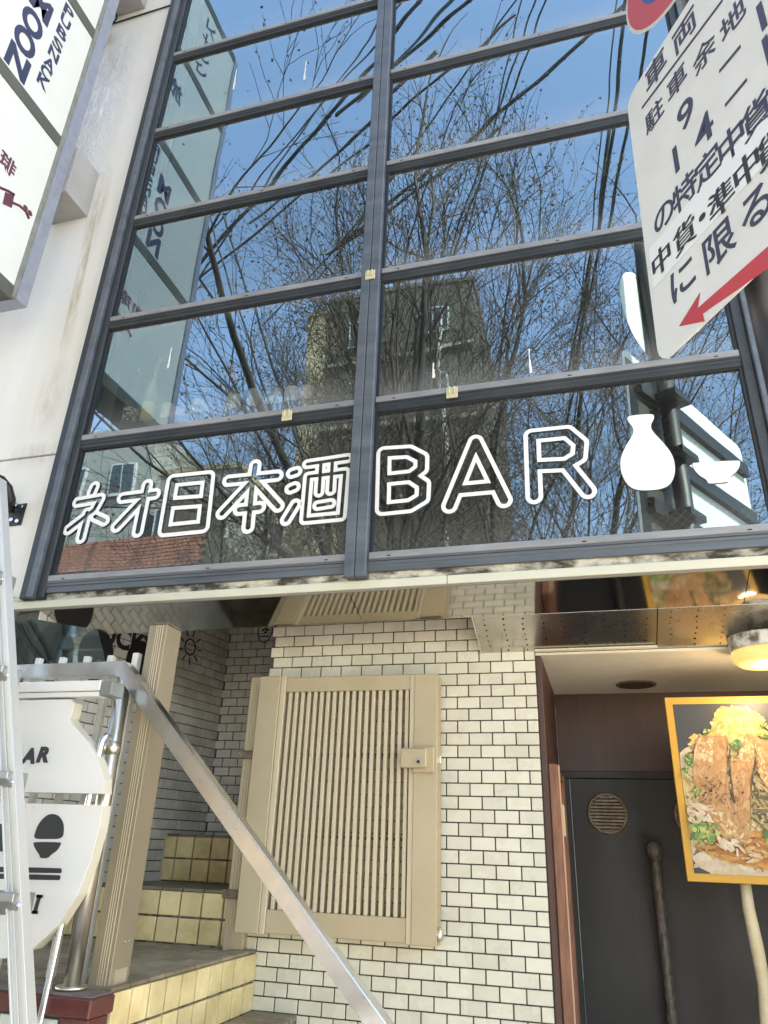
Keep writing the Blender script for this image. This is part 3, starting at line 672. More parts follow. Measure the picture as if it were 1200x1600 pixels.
# granite coping + its tiled plinth
cp = thing('granite_coping', 'dusty red granite coping slab under the handrail post', 'coping', (-1.6, -1.05, 1.0))
box('slab', (-1.6, -0.055, 0.135), (0.178, 0.062, 0.183), GRANITE, cp, 0.004)
box('dust', (-1.59, -0.045, 0.1835), (0.168, 0.060, 0.1865), DUSTY, cp)
box('corner_slab', (0.075, -0.040, -1.0), (0.170, 0.048, 0.134), GRANITE, cp, 0.003)
box('plinth', (-1.6, -0.030, -1.0), (0.073, 0.048, 0.130), GROUT, cp)
for i in range(12):
    for j in range(3):
        put_tile(0.094, 0.060, 0.008, mat('pale_green_tile', (0.62, 0.66, 0.58), 0.25, 0, (0.55, 0.58, 0.50), 9, 4, 0.6, rand=0.05), cp, Matrix.Translation((0.02-0.1*i-(0.05 if j % 2 else 0), -0.034, 0.095-0.066*j)))

# ================================================================== GATE, POSTS
gt = thing('slatted_gate', 'champagne aluminium gate leaf with thin vertical slats folded against the tiles', 'gate', (-1.07, -0.07, 1.26))
def gb(name, lo, hi, m, bev=0.002, par=gt): return box(name, (lo[0]+1.07, lo[1]+0.07, lo[2]-1.26), (hi[0]+1.07, hi[1]+0.07, hi[2]-1.26), m, par, bev)
gb('stile', (-1.487, -0.115, 1.262), (-1.385, -0.035, 2.294), BRONZE)
gb('stile_edge', (-1.3845, -0.108, 1.262), (-1.360, -0.040, 2.294), BRONZE2)
gb('stile', (-0.752, -0.115, 1.262), (-0.652, -0.035, 2.285), BRONZE)
gb('stile_edge', (-0.774, -0.108, 1.262), (-0.7525, -0.040, 2.285), BRONZE2)
gb('top_rail', (-1.3595, -0.103, 2.222), (-0.7745, -0.042, 2.288), BRONZE)
gb('bottom_rail', (-1.3595, -0.103, 1.266), (-0.7745, -0.042, 1.350), BRONZE)
ns = 19
for i in range(ns):
    x = -1.3595+(0.585)*(i+0.72)/(ns+0.2)
    gb('slat', (x-0.008, -0.099, 1.3505), (x+0.008, -0.066, 2.2215), BRONZE2, 0.0015)
for z in (1.62, 1.95): gb('back_bar', (-1.3595, -0.064, z), (-0.7745, -0.056, z+0.012), FRAME)
lk = gb('lock_case', (-0.800, -0.150, 1.895), (-0.690, -0.1155, 1.972), BRONZE, 0.004)
gb('lock_plate', (-0.752, -0.128, 1.878), (-0.662, -0.1152, 1.982), BRONZE, 0.003)
bm = bm_new(); bm_tube(bm, [(-0.722+1.07, -0.151+0.07, 1.918-1.26), (-0.722+1.07, -0.158+0.07, 1.918-1.26)], 0.0115, 16); done(bm, 'key_cylinder', STEEL, lk)
bm = bm_new(); bm_tube(bm, [(-0.722+1.07, -0.1582+0.07, 1.918-1.26), (-0.722+1.07, -0.1592+0.07, 1.918-1.26)], 0.007, 14); done(bm, 'key_hole', BLACK, lk)
gb('strike_bolt', (-0.662, -0.110, 1.916), (-0.638, -0.09, 1.945), STEELB, 0.002)
bm = bm_new(); bm_tube(bm, [(-0.652+1.07, -0.02, 1.30-1.26), (-0.634+1.07, -0.02, 1.30-1.26)], [0.026, 0.020], 16); done(bm, 'stop_knob', STEELB, gt)
hp = thing('gate_hinge_post', 'champagne aluminium hinge post behind the slatted gate', 'post', (-1.525, -0.02, 1.187))
box('post', (-0.040, -0.030, 0.0), (0.052, 0.012, 1.12), BRONZE, hp, 0.003)
for x in (-0.025, -0.012, 0.001): box('rib', (x-0.0012, -0.0325, 0.005), (x+0.0012, -0.0302, 1.115), BRONZE2, hp)
for z in (0.75, 0.19): box('hinge', (-0.062, -0.045, z), (0.02, -0.031, z+0.035), RUST, hp, 0.004)
gp = thing('gate_post', 'free-standing champagne aluminium gate post with ribbed front and flat cap', 'post', (-1.49, -0.935, 1.187))
box('shaft', (-0.036, -0.049, 0.0), (0.036, 0.050, 1.108), mat('champagne_aluminium_shaded', (0.245, 0.205, 0.14), 0.4, 0.35, (0.31, 0.26, 0.18), 3, 9, 0.5, 0.03, 60, coords='World', rough2=0.6), gp, 0.002)  # darker copy of the gate's aluminium, shade put into the colour
for x in (-0.004, 0.004, 0.012, 0.022): box('rib', (x-0.0013, -0.0515, 0.003), (x+0.0013, -0.0492, 1.106), BRONZE2, gp)
box('cap', (-0.039, -0.052, 1.1085), (0.039, 0.053, 1.116), RUST, gp, 0.002)
box('foot_bracket', (0.0365, -0.03, 0.002), (0.040, 0.03, 0.05), STEELB, gp)
for y in (-0.0, 0.02): 
    bm = bm_new(); bm_tube(bm, [(0.0362, y, 0.12), (0.0385, y, 0.12)], 0.004, 8); done(bm, 'screw', STEEL, gp)

# ================================================================== HANDRAIL / BALUSTRADE
YR = -1.018
hr = thing('stair_handrail', 'square stainless handrail running level and then down to the right across the steps', 'handrail', (-1.55, YR, 1.187))
def hl(p): return Vector((p[0]+1.55, p[1]-YR, p[2]-1.187))
def sqbar(name, pts, wy, wz, m, parent, f):
    """square tube through (x,z) points in a plane of constant y; mitred joints"""
    bm = bm_new(); P = [Vector((x, z)) for x, z in pts]; rings = []
    for i, p in enumerate(P):
        d0 = (P[i]-P[i-1]).normalized() if i else (P[1]-P[0]).normalized(); d1 = (P[i+1]-P[i]).normalized() if i+1 < len(P) else d0
        n0, n1 = Vector((-d0.y, d0.x)), Vector((-d1.y, d1.x)); m_ = (n0+n1).normalized(); k = wz/2/max(0.3, m_.dot(n0))
        rings.append([bm.verts.new(f((p.x+m_.x*k*s, YR+wy/2*q, p.y+m_.y*k*s))) for s, q in ((1, -1), (1, 1), (-1, 1), (-1, -1))])
    for a, b in zip(rings[:-1], rings[1:]):
        for k in range(4): bm.faces.new((a[k], a[(k+1) % 4], b[(k+1) % 4], b[k]))
    bm.faces.new(rings[0]); bm.faces.new(rings[-1][::-1])
    bmesh.ops.recalc_face_normals(bm, faces=bm.faces)
    bmesh.ops.bevel(bm, geom=list(bm.edges), offset=0.004, segments=2, affect='EDGES')
    return done(bm, name, m, parent)
a = on((195, 1048), 1, YR); b = on((590, 1600), 1, YR); dd = (b-a)
sqbar('rail', [(-3.2, 2.128), (a.x, 2.128), (a.x+dd.x*1.75, 2.128+dd.z*1.75)], 0.052, 0.050, STEEL, hr, hl)
bm = bm_new(); bm_tube(bm, [hl((-1.556, YR, 1.19)), hl((-1.566, YR, 2.103))], 0.0245, 20); pp = done(bm, 'post', STEELB, hr)
bm = bm_new(); bm_tube(bm, [hl((-1.556, YR, 1.188)), hl((-1.556, YR, 1.196))], 0.046, 24); done(bm, 'flange', STEELB, pp)
bm = bm_new(); bm_tube(bm, [hl((-1.5632, YR, 1.845)), hl((-1.5640, YR, 1.885))], 0.0265, 20); done(bm, 'collar', STEELB, pp)
PW = mat('white_painted_bar', (0.66, 0.65, 0.58), 0.5, 0, (0.58, 0.56, 0.48), 10, 4, 0.6)
for px in (60, 97, 135, 172):
    x = on((px, 1040), 1, -0.955).x
    box('baluster', hl((x-0.011, -0.966, 1.20)), hl((x+0.011, -0.944, 2.195)), PW, hr, 0.002)
x = on((212, 1040), 1, -0.955).x; box('baluster', hl((x-0.012, -0.968, 1.19)), hl((x+0.012, -0.942, 2.20)), PW, hr, 0.002)
sb = thing('support_bar', 'thin bent steel bar standing in front of the round handrail post', 'bar', (-1.57, -1.10, 1.0))
q = [on((172, 1152), 1, -1.06), on((166, 1150), 1, -1.10), on((160, 1156), 1, -1.11), on((157, 1168), 1, -1.11), on((62, 1600), 1, -1.11), on((40, 1700), 1, -1.11)]
bm = bm_new(); bm_tube(bm, [p-Vector((-1.57, -1.10, 1.0)) for p in q], 0.0105, 12); done(bm, 'bar', STEEL, sb)
ga = thing('acrylic_panel', 'clear acrylic sheet standing behind the level handrail', 'panel', (-2.0, -0.93, 1.2))
q = [on(p, 1, -0.93) for p in ((-80, 975), (60, 968), (152, 984), (166, 1040), (170, 1060), (-80, 1060))]
prism('sheet', [p-Vector((-2.0, -0.93, 1.2)) for p in q], (0, 0.003, 0), CLEAR, ga)

# ---- sake-flask shaped board
YBD = -1.14; bx = -1.768
bd = thing('flask_sign_board', 'white sign board shaped like a sake flask hanging on the handrail', 'sign', (bx, YBD, 1.26))
half = [(0.0, 2.006), (0.10, 2.005), (0.112, 1.995), (0.113, 1.960), (0.108, 1.945), (0.125, 1.925), (0.19, 1.875), (0.245, 1.815), (0.278, 1.760), (0.288, 1.717)]
half2 = [(0.292, 1.684), (0.295, 1.62), (0.285, 1.53), (0.262, 1.44), (0.215, 1.36), (0.145, 1.295), (0.06, 1.268), (0, 1.264)]
up_ = [(x, z) for x, z in half]+[(-x, z) for x, z in half[::-1][:-1]]
lo_ = [(x, z) for x, z in half2]+[(-x, z) for x, z in half2[::-1][1:]]
for P in (up_, lo_):
    o = prism('board', [Vector((x, 0, z-1.26)) for x, z in P], (0, 0.004, 0), BOARD, bd)
    o2 = prism('board_edge', [Vector((x*0.995, 0.0042, z-1.26)) for x, z in P], (0, 0.042, 0), EDGE, o)
for s_, px, sz in (('A', (45, 1181), 0.062), ('R', (68, 1179), 0.062), ('B', (21, 1182), 0.062)):
    P = on(px, 1, YBD-0.001); text_mesh(s_, 'letter', PAINTB, sz, (1, 0, 0), (0, 0, 1), (P.x-bx, -0.0012, P.z-1.26), bd, 0.0035, 0.0006, 1.1, 0.15)
for s_, px in (('I', (58, 1413)), ('R', (37, 1412)), ('I', (19, 1412)), ('G', (-2, 1411)), ('I', (-20, 1411))):
    P = on(px, 1, YBD-0.001); text_mesh(s_, 'letter', PAINTB, 0.062, (1, 0, 0), (0, 0, 1), (P.x-bx, -0.0012, P.z-1.26), bd, 0.0035, 0.0006, 1.0, 0.12)
    if s_ == 'I':
        for dz in (-0.021, 0.021):
            bm = bm_new(); bm_box(bm, (P.x-bx-0.012+dz*.15, -0.0018, P.z-1.26+dz-0.004), (P.x-bx+0.012+dz*.15, -0.0012, P.z-1.26+dz+0.004)); done(bm, 'letter_serif', PAINTB, bd)
for s_ in ('A', 'R'): pass
def bprint(pts, it, sc, off, name='print'):
    P = smooth_poly([on((off[0]+x/sc, off[1]+y/sc), 1, YBD-0.0012)-Vector((bx, YBD, 1.26)) for x, y in pts], it)
    prism(name, P, (0, 0.0008, 0), PAINTB, bd)
bprint([(320, 425), (322, 380), (360, 280), (430, 205), (490, 187), (550, 205), (592, 265), (600, 340), (585, 425), (450, 426)], 2, 6, (0, 1240), 'rice')
bprint([(312, 452), (570, 455), (572, 470), (540, 530), (475, 575), (450, 606), (375, 606), (370, 575), (330, 520), (312, 475)], 1, 6, (0, 1240), 'bowl')
bprint([(-300, 680), (560, 697), (578, 708), (576, 740), (562, 748), (-300, 730)], 1, 6, (0, 1240), 'chopstick')
bprint([(-300, 745), (552, 762), (568, 772), (562, 805), (545, 814), (-300, 790)], 1, 6, (0, 1240), 'chopstick')
bprint([(-120, 540), (-100, 400), (-20, 290), (60, 270), (120, 330), (180, 440), (190, 520), (30, 545)], 1, 6, (0, 1240), 'rice_ball')
bprint([(20, 560), (80, 545), (180, 545), (170, 580), (40, 590)], 1, 6, (0, 1240), 'rice_ball_base')
lb = thing('sign_light_bar', 'white boxy light bar above the flask-shaped board', 'light bar', (-1.75, -1.12, 2.0))
P0, P1 = on((10, 1072), 1, -1.15), on((156, 1072), 1, -1.15); zc = 2.0
za, zb = on((100, 1064), 1, -1.15).z-2.0, on((100, 1080), 1, -1.15).z-2.0
box('body', (P0.x+1.75-0.15, -0.03, zb+0.0), (P1.x+1.75, 0.02, za), BOARD, lb, 0.003)
box('lens', (P0.x+1.75-0.15, -0.026, zb-0.018), (P1.x+1.75-0.002, 0.016, zb-0.002), BOARD, lb, 0.002)
box('end_cap', (P1.x+1.75+0.001, -0.028, zb-0.016), (P1.x+1.75+0.045, 0.04, za-0.003), mat('grey_end_cap', (0.16, 0.17, 0.16), 0.4), lb, 0.003)
box('bracket', (P1.x+1.75-0.05, 0.021, zb), (P1.x+1.75-0.02, 0.10, za-0.01), STEELB, lb)

# ================================================================== LADDER
YLD = -1.33
ld = thing('step_ladder', 'aluminium ladder rail with riveted rungs standing at the left edge', 'ladder', (-1.6, YLD, 0))
top, bot = on((-2, 762), 1, YLD), on((40, 1600), 1, YLD); dv = (bot-top); slope = dv.x/dv.z
def lx(z, off=0.0): return bot.x+(z-bot.z)*slope+off+1.6
wL = 0.052
for side, sgn in ((0, 1), (-0.42, 1)):
    bm = bm_new(); z0, z1 = 0.0, top.z+0.03
    xs0, xs1 = lx(z0), lx(z1)
    xs0 += side*(1.0+0.15); xs1 += side*0.8
    for (o0, o1, y0, y1) in ((-wL/2, wL/2-0.012, -0.011, -0.007), (wL/2-0.0118, wL/2, -0.024, 0.012), (-wL/2-0.006, -wL/2-0.0002, -0.018, 0.012)):
        A = [Vector((xs0+o0, y0, z0)), Vector((xs0+o1, y0, z0)), Vector((xs1+o1, y0, z1)), Vector((xs1+o0, y0, z1))]
        bm_prism(bm, A, (0, y1-y0, 0))
    for o0 in (-0.014, 0.002):
        A = [Vector((xs0+o0, -0.0135, z0)), Vector((xs0+o0+0.005, -0.0135, z0)), Vector((xs1+o0+0.005, -0.0135, z1)), Vector((xs1+o0, -0.0135, z1))]
        bm_prism(bm, A, (0, 0.0023, 0))
    done(bm, 'rail', ALU, ld, 0.0006)
for py in (908, 1057, 1222, 1412, 1640):
    z = on((25, py), 1, YLD).z; x1 = lx(z)+wL/2-0.013
    bm = bm_new(); prof = [(-0.045, 0.018), (-0.045, 0.004), (0.010, -0.020), (0.040, -0.018), (0.040, 0.018)]
    bm_prism(bm, [Vector((x1, y, z+zz*1.5)) for y, zz in prof], (-0.40, 0, 0)); r_ = done(bm, 'rung', mat('rung_aluminium', (0.42, 0.42, 0.41), 0.35, 0.8, (0.34, 0.34, 0.33), 4, 5, 0.6, stretch=(0.4, 6, 6)), ld, 0.002)
    bm = bm_new(); bmesh.ops.create_uvsphere(bm, u_segments=10, v_segments=6, radius=0.0065, matrix=Matrix.Translation((x1+0.006, -0.026, z))); done(bm, 'rivet', STEEL, r_)

# ================================================================== WALL BRACKET (black gooseneck base)
wk = thing('wall_bracket', 'black bolted bracket of a gooseneck lamp on the white wall', 'bracket', (on((20, 800), 1, YW).x, YW, on((20, 800), 1, YW).z))
q = [on(p, 1, YW-0.006)-wk.location for p in ((14, 822), (32, 820), (42, 786), (27, 788), (20, 782), (4, 782), (2, 822))]
prism('plate', q, (0, 0.005, 0), PAINTB, wk)
BLK = mat('gloss_black', (0.01, 0.01, 0.012), 0.3)
for p in ((25, 791), (35, 792), (19, 813), (28, 815)):
    P = on(p, 1, YW-0.006)-wk.location; bm = bm_new(); bm_tube(bm, [P, P+Vector((0, -0.012, 0))], 0.011, 6); done(bm, 'bolt', STEEL, wk)
q = [on(p, 1, y)-wk.location for p, y in (((15, 800), YW-0.03), ((17, 780), YW-0.06), ((12, 762), YW-0.10), ((2, 750), YW-0.14), ((-12, 744), YW-0.2), ((-40, 744), YW-0.3))]
tube('arm', q, 0.024, BLK, wk, 14)

# ================================================================== PROJECTING BOX SIGN
XS = -2.90
bs = thing('projecting_box_sign', 'stacked white light-box sign projecting from the white wall above the ladder', 'sign', (XS, -1.1, 4.28))
Y0s, Y1s = -0.70, -1.75          # wall side, street side
divs = [4.30, 5.49, 6.545, 7.60, 8.60]
def sbx(name, lo, hi, m, bev=0.002, par=bs): return box(name, (lo[0]-XS, lo[1]+1.1, lo[2]-4.28), (hi[0]-XS, hi[1]+1.1, hi[2]-4.28), m, par, bev)
sbx('body', (XS-0.28, Y1s+0.01, 4.285), (XS-0.012, Y0s-0.045, 8.6), BOXM)
sbx('edge_post', (XS-0.28, Y0s-0.044, 4.28), (XS+0.004, Y0s+0.035, 8.62), BOXE)
sbx('edge_trim', (XS-0.02, Y0s-0.075, 4.28), (XS+0.001, Y0s-0.0445, 8.62), mat('pale_trim', (0.30, 0.30, 0.28), 0.5, 0.2, (0.16, 0.16, 0.12), 9, 6, 0.5))
sbx('edge_post', (XS-0.28, Y1s-0.05, 4.28), (XS+0.004, Y1s+0.009, 8.62), BOXE)
for i, z in enumerate(divs): sbx('divider', (XS-0.012, Y1s+0.0095, z-0.045), (XS-0.001, Y0s-0.076, z+0.045), BOXM)
faces = []
for i in range(4):
    faces.append(sbx('face', (XS-0.0115, Y1s+0.0095, divs[i]+0.046), (XS-0.007, Y0s-0.076, divs[i+1]-0.046), BOXF, 0))
def stack(chars, cents, wy, hz, m, bold):
    """upright letters stacked down the face"""
    for ch, px in zip(chars, cents):
        c = on(px, 0, XS-0.006)-bs.location
        o = text_mesh(ch, 'letter', m, 0.2, (0, 1, 0), (0, 0, 1), c, faces[1], bold, 0.0006)
        co = np.array([v.co[:] for v in o.data.vertices]); ex = co.max(0)-co.min(0)
        for v in o.data.vertices: v.co.y *= wy/ex[1]; v.co.z *= hz/ex[2]
stack('PUBSNACK', [(107.5, 19), (102.5, 34), (96.7, 51.7), (90, 70), (84, 85), (77.5, 100), (71.7, 113), (67, 128)], 0.085, 0.088, NAVY, 0.006)
stack('MOON', [(65, 8), (51, 36), (39, 65), (28, 97)], 0.165, 0.185, NAVY, 0.009)
P = on((12, 256), 0, XS-0.006)-bs.location
text_mesh('珈', 'letters', MAUVE, 0.12, (0, 1, 0), (0, 0, 1), P+Vector((0, -0.14, 0)), faces[0], 0.003, 0.0006)
text_mesh('琲', 'letters', MAUVE, 0.12, (0, 1, 0), (0, 0, 1), P, faces[0], 0.003, 0.0006)
bm = bm_new(); fx = lambda p: on(p, 0, XS-0.0055)-bs.location
bm_tube(bm, [fx((-30, 275)), fx((0, 293)), fx((12, 298)), fx((22, 304))], 0.008, 6)
bm_tube(bm, [fx((18, 316)), fx((30, 321)), fx((40, 330)), fx((45, 342))], 0.008, 6)
bm_prism(bm, [fx(p) for p in ((8, 300), (22, 306), (18, 325), (4, 318))], (0.002, 0, 0))
for p in ((40, 325), (47, 333)): bmesh.ops.create_uvsphere(bm, u_segments=12, v_segments=8, radius=0.018, matrix=Matrix.Translation(fx(p)) @ Matrix.Diagonal((0.15, 1, 1, 1)))
done(bm, 'coffee_mark', MAUVE, faces[0])
prism('green_arrow', [Vector((0.001-0.0065, y+1.1, z-4.28)) for y, z in ((-0.95, 8.35), (-0.86, 8.0), (-0.93, 7.68), (-1.0, 7.95))], (0.002, 0, 0), GREEN, faces[3])
text_mesh('スナック', 'letters', NAVY, 0.2, (0, 0, -1), (0, 1, 0), (-0.006, -1.3+1.1, 8.1-4.28), faces[3], 0.004, 0.0006)
text_mesh('旅行', 'letters', NAVY, 0.2, (0, 1, 0), (0, 0, 1), (-0.006, -0.95+1.1, 7.2-4.28), faces[2], 0.004, 0.0006)
for zb_ in (5.19, 7.35):
    bk = sbx('bracket_arm', (XS-0.25, Y0s+0.036, zb_), (XS+0.03, YW-0.001, zb_+0.385), mat('grey_bracket', (0.42, 0.41, 0.39), 0.6, 0.2, (0.30, 0.29, 0.27), 4, 8, 0.6, 0.05, 30), 0.003)
cl = thing('cable_clip', 'small rusty clip with a cable loop on the white wall behind the box sign', 'clip', on((168, 60), 1, YW))
box('clip', (-0.05, -0.05, -0.09), (0.02, -0.001, 0.05), LATCH, cl, 0.01)
q = [on(p, 1, YW-0.02)-cl.location for p in ((150, 46), (175, 38), (183, 28), (180, 12), (172, 4))]
tube('cable', q, 0.006, BLACK, cl, 6)
q = [on(p, 1, YW-0.01)-cl.location for p in ((140, 50), (180, 36), (230, 20), (268, 8))]
tube('cable', q, 0.006, BLACK, cl, 6)

# ================================================================== TRAFFIC SIGN
YSG = -1.25
A0 = on((1030, 572), 1, YSG); A1 = on((984, 152), 1, YSG)
U = -Vector(RW @ _ray((276, 1178))); U.z = 0; U.normalize()            # left end -> right end (towards the camera)
UPS = (A1-A0).normalized(); Ns = U.cross(UPS).normalized()             # faces the camera
if Ns.dot(Vector(CAM)-A0) < 0: Ns = -Ns
UPS = Ns.cross(U); 
if UPS.z < 0: UPS = -UPS
pole = A0+U*0.33-Ns*0.10; pole.z = 0
ts = thing('parking_sign', 'white parking rule sign plate with red arrow on a grey post close to the camera', 'traffic sign', pole)
PLW, PLH = 1.5, (A1-A0).length+0.01
def sp(u, v, n=0.0): return A0+U*u+UPS*v+Ns*n-pole
def plate_px(p, n=0.003):
    q = onplane(p, A0+Ns*n, Ns); return q-pole
bm = bm_new(); cor = []
for cx, cz, a0 in ((0.06, 0.06, 180), (PLW-0.06, 0.06, 270), (PLW-0.06, PLH-0.06, 0), (0.06, PLH-0.06, 90)):
    for k in range(5):
        a = math.radians(a0+k*22.5); cor.append(sp(cx+0.06*math.cos(a), cz+0.06*math.sin(a), -0.002))
bm_prism(bm, cor, -Ns*0.004); pl = done(bm, 'plate', SIGNB, ts)
bm = bm_new(); bm_prism(bm, [c+Ns*0.0002 for c in cor], Ns*0.0016); done(bm, 'front_sheet', SIGNW, pl)
prism('back_shade_sheet', [sp(0.03, 0.05, -0.0062), sp(0.42, 0.05, -0.0062), sp(0.42, PLH-0.05, -0.0062), sp(0.03, PLH-0.05, -0.0062)], -Ns*0.002, mat('brown_back_shade', (0.045, 0.042, 0.035), 0.6, 0, (0.065, 0.06, 0.05), 6, 5, 0.6), pl)  # shade on the left of the sign back, painted as a dark sheet
for v in (0.24, 0.60, 0.96):
    bm = bm_new(); bm_prism(bm, [sp(0.10, v, -0.0085), sp(PLW-0.03, v, -0.0085), sp(PLW-0.03, v+0.085, -0.0085), sp(0.10, v+0.085, -0.0085)], -Ns*0.035); done(bm, 'back_rib', mat('dark_channel', (0.010, 0.010, 0.012), 0.5), pl)
    bm = bm_new(); bm_prism(bm, [sp(0.24, v+0.006, -0.042), sp(0.42, v+0.006, -0.042), sp(0.42, v+0.044, -0.042), sp(0.24, v+0.044, -0.042)], -Ns*0.12); done(bm, 'clamp', mat('dark_channel', (0.010, 0.010, 0.012), 0.5), pl)
tube('post', [(0, 0, 0), (0, 0, 5.2)], 0.046, mat('dark_grey_post', (0.012, 0.012, 0.014), 0.5, 0.0), ts, 20)
def stx(s, px, size, bold=0.0, ex=1.0, m=SIGNT):
    text_mesh(s, 'character', m, size, U, UPS, plate_px(px, 0.001), pl, bold, 0.0006, ex)
def ln(p0, p1, wd, m=SIGNT, name='rule'):
    a, b = plate_px(p0, 0.0008), plate_px(p1, 0.0008); dv_ = (b-a).normalized(); nn = Ns.cross(dv_)
    prism(name, [a-nn*wd/2, b-nn*wd/2, b+nn*wd/2, a+nn*wd/2], Ns*0.001, m, pl)
for s_, p in (('車', (1024, 109)), ('両', (1069, 49))): stx(s_, p, 0.125, 0.0015)
ln((1003, 169), (1129, 0), 0.010)
for s_, p in (('駐', (1022, 180)), ('車', (1057, 128)), ('余', (1100, 84)), ('地', (1144, 30))): stx(s_, p, 0.105, 0.001)
for s_, p in (('9', (1071, 178)), ('1', (1056, 249)), ('4', (1099, 204)), ('1', (1190, 25)), ('1', (1199, 78))): stx(s_, p, 0.155, 0.0015, 1.1)
ln((1124, 112), (1157, 72), 0.011); ln((1133, 165), (1167, 124), 0.011)
for s_, p in (('の', (1037, 337)), ('特', (1069, 300)), ('定', (1105, 260)), ('中', (1142, 223)), ('貨', (1181, 180))): stx(s_, p, 0.118, 0.0015)
st_ = [plate_px(p, 0.0006) for p in ((1017, 393), (1026, 450))]
prism('correction_strip', [plate_px((1014, 391), 0.0004), plate_px((1021, 452), 0.0004), plate_px((1021, 452), 0.0004)+U*0.62, plate_px((1014, 391), 0.0004)+U*0.62], Ns*0.0012, mat('clean_white_sheet', (0.76, 0.75, 0.73), 0.45), pl)
for s_, p in (('中', (1033, 406)), ('貨', (1069, 368)), ('・', (1097, 339)), ('準', (1126, 312)), ('中', (1166, 264)), ('貨', (1204, 228))):
    for q_, du in enumerate((-0.003, 0.0, 0.003)): text_mesh(s_, 'character', PAINTB, 0.108, U, UPS, plate_px(p, 0.0022+0.0004*q_)+U*du, pl, 0.0, 0.0002, 1.0)
for s_, p in (('に', (1066, 436)), ('限', (1123, 382)), ('る', (1180, 324))): stx(s_, p, 0.135, 0.0015)
ar = [plate_px(p, 0.0008) for p in ((1061, 510), (1094, 457), (1090, 482), (1240, 350), (1240, 392), (1098, 490), (1101, 502))]
prism('arrow', ar, Ns*0.001, RED, pl)
# round no-parking disc above the plate
dc = sp(0.355, PLH+0.400, 0.0)
def disc(r, n, m, name, par, th=0.003):
    bm = bm_new(); bm_prism(bm, [dc+Ns*n+(U*math.cos(k*math.pi/24)+UPS*math.sin(k*math.pi/24))*r for k in range(48)], Ns*th); return done(bm, name, m, par)
dk = disc(0.30, -0.006, SIGNB, 'disc', ts); disc(0.296, -0.0028, mat('disc_rim', (0.6, 0.58, 0.5), 0.5), 'rim', dk, 0.001); disc(0.288, -0.0016, RED, 'red_ring', dk, 0.001); disc(0.205, -0.0004, BLUE, 'blue_field', dk, 0.001)
bm = bm_new(); bm_prism(bm, [dc+Ns*0.0008+(U*x+UPS*y) for x, y in ((-0.165, 0.125), (-0.125, 0.165), (0.165, -0.125), (0.125, -0.165))], Ns*0.001); done(bm, 'red_bar', RED, dk)

# ================================================================== DOOR RECESS
YD = 0.894
dr = thing('entrance_recess', 'dark wood lined entrance recess beside the tiled wall', 'recess', (0.4, 0.5, 0))
def db(name, lo, hi, m, bev=0.0, par=dr): return box(name, (lo[0]-0.4, lo[1]-0.5, lo[2]), (hi[0]-0.4, hi[1]-0.5, hi[2]), m, par, bev)
db('side_panel', (XR+0.001, 0.004, 0.0), (XR+0.024, YD, 2.378), BROWNW, 0.002)
db('back_panel', (XR+0.025, YD, 1.985), (1.34, YD+0.05, 2.378), BROWNW)
db('lintel', (XR+0.025, YD-0.012, 1.950), (1.34, YD+0.05, 1.984), DOORM, 0.002)
db('right_panel', (1.30, 0.004, 0.0), (1.34, YD, 2.378), BROWNW)
db('ceiling_board', (XR+0.001, 0.001, 2.379), (1.34, YD+0.05, 2.3895), CEIL)
db('ceiling_front', (XR+0.001, -0.03, 2.392), (0.265, 0.0005, 2.398), CEIL)
tr_ = db('side_frame', (XR+0.025, 0.05, 0.0), (XR+0.062, 0.085, 1.935), COPPER, 0.004)
db('side_frame', (XR+0.025, 0.0852, 1.90), (XR+0.055, 0.60, 1.935), COPPER, 0.004)
db('side_frame', (XR+0.025, 0.60, 0.0), (XR+0.06, 0.64, 1.935), COPPER, 0.004)
db('side_frame_bead', (XR+0.0625, 0.056, 0.0), (XR+0.070, 0.066, 1.93), mat('light_wood_bead', (0.48, 0.29, 0.18), 0.5), 0.002)
db('side_frame_panel', (XR+0.0245, 0.0855, 0.0), (XR+0.032, 0.5995, 1.899), COPPER)
hg = db('hinge_plate', (XR+0.061, 0.10, 1.66), (XR+0.075, 0.16, 1.78), LATCH, 0.002)
door = thing('dark_door', 'charcoal entrance door with round bronze vents and a tape-wrapped pull bar', 'door', (0.3, YD, 0))
box('leaf', (XR+0.075-0.3, -0.006, 0.0), (0.98-0.3, 0.04, 1.948), DOORM, door, 0.002)
box('edge_strip', (XR+0.03-0.3, -0.010, 0.0), (XR+0.07-0.3, 0.04, 1.948), DOORM, door, 0.002)
for vx in (0.007, 0.415):
    e = bm_new(); c = Vector((vx-0.3, -0.0065, 1.785))
    ring = [c+Vector((math.cos(k*math.pi/16)*0.090, -0.004, math.sin(k*math.pi/16)*0.090)) for k in range(33)]
    bm_tube(e, ring, 0.0085, 8, False); vr = done(e, 'vent', RUST, door)
    e = bm_new(); bm_tube(e, [c+Vector((0, -0.0002, 0)), c+Vector((0, -0.002, 0))], 0.086, 32); done(e, 'vent_back', HOLE, vr)
    for k in range(-5, 6):
        z = k*0.0155; h = math.sqrt(max(0.0001, 0.084**2-z*z)); e = bm_new()
        bm_prism(e, [c+Vector((-h, -0.0025, z-0.002)), c+Vector((h, -0.0025, z-0.002)), c+Vector((h, -0.010, z-0.0075)), c+Vector((-h, -0.010, z-0.0075))], (0, 0.0005, 0.009)); done(e, 'louvre', RUST, vr)
hx, hyy = 0.205-0.3, -0.075
bm = bm_new(); pts = []; rad = []
for k in range(40):
    z = 1.60-k*0.035; pts.append((hx+0.0008*math.sin(k*1.3)-0.004*(k/40), hyy, z)); rad.append(0.025+0.0012*math.sin(k*2.1)+0.0008*math.sin(k*5.3))
bm_tube(bm, pts, rad, 14); done(bm, 'pull_bar', TAPE, door)
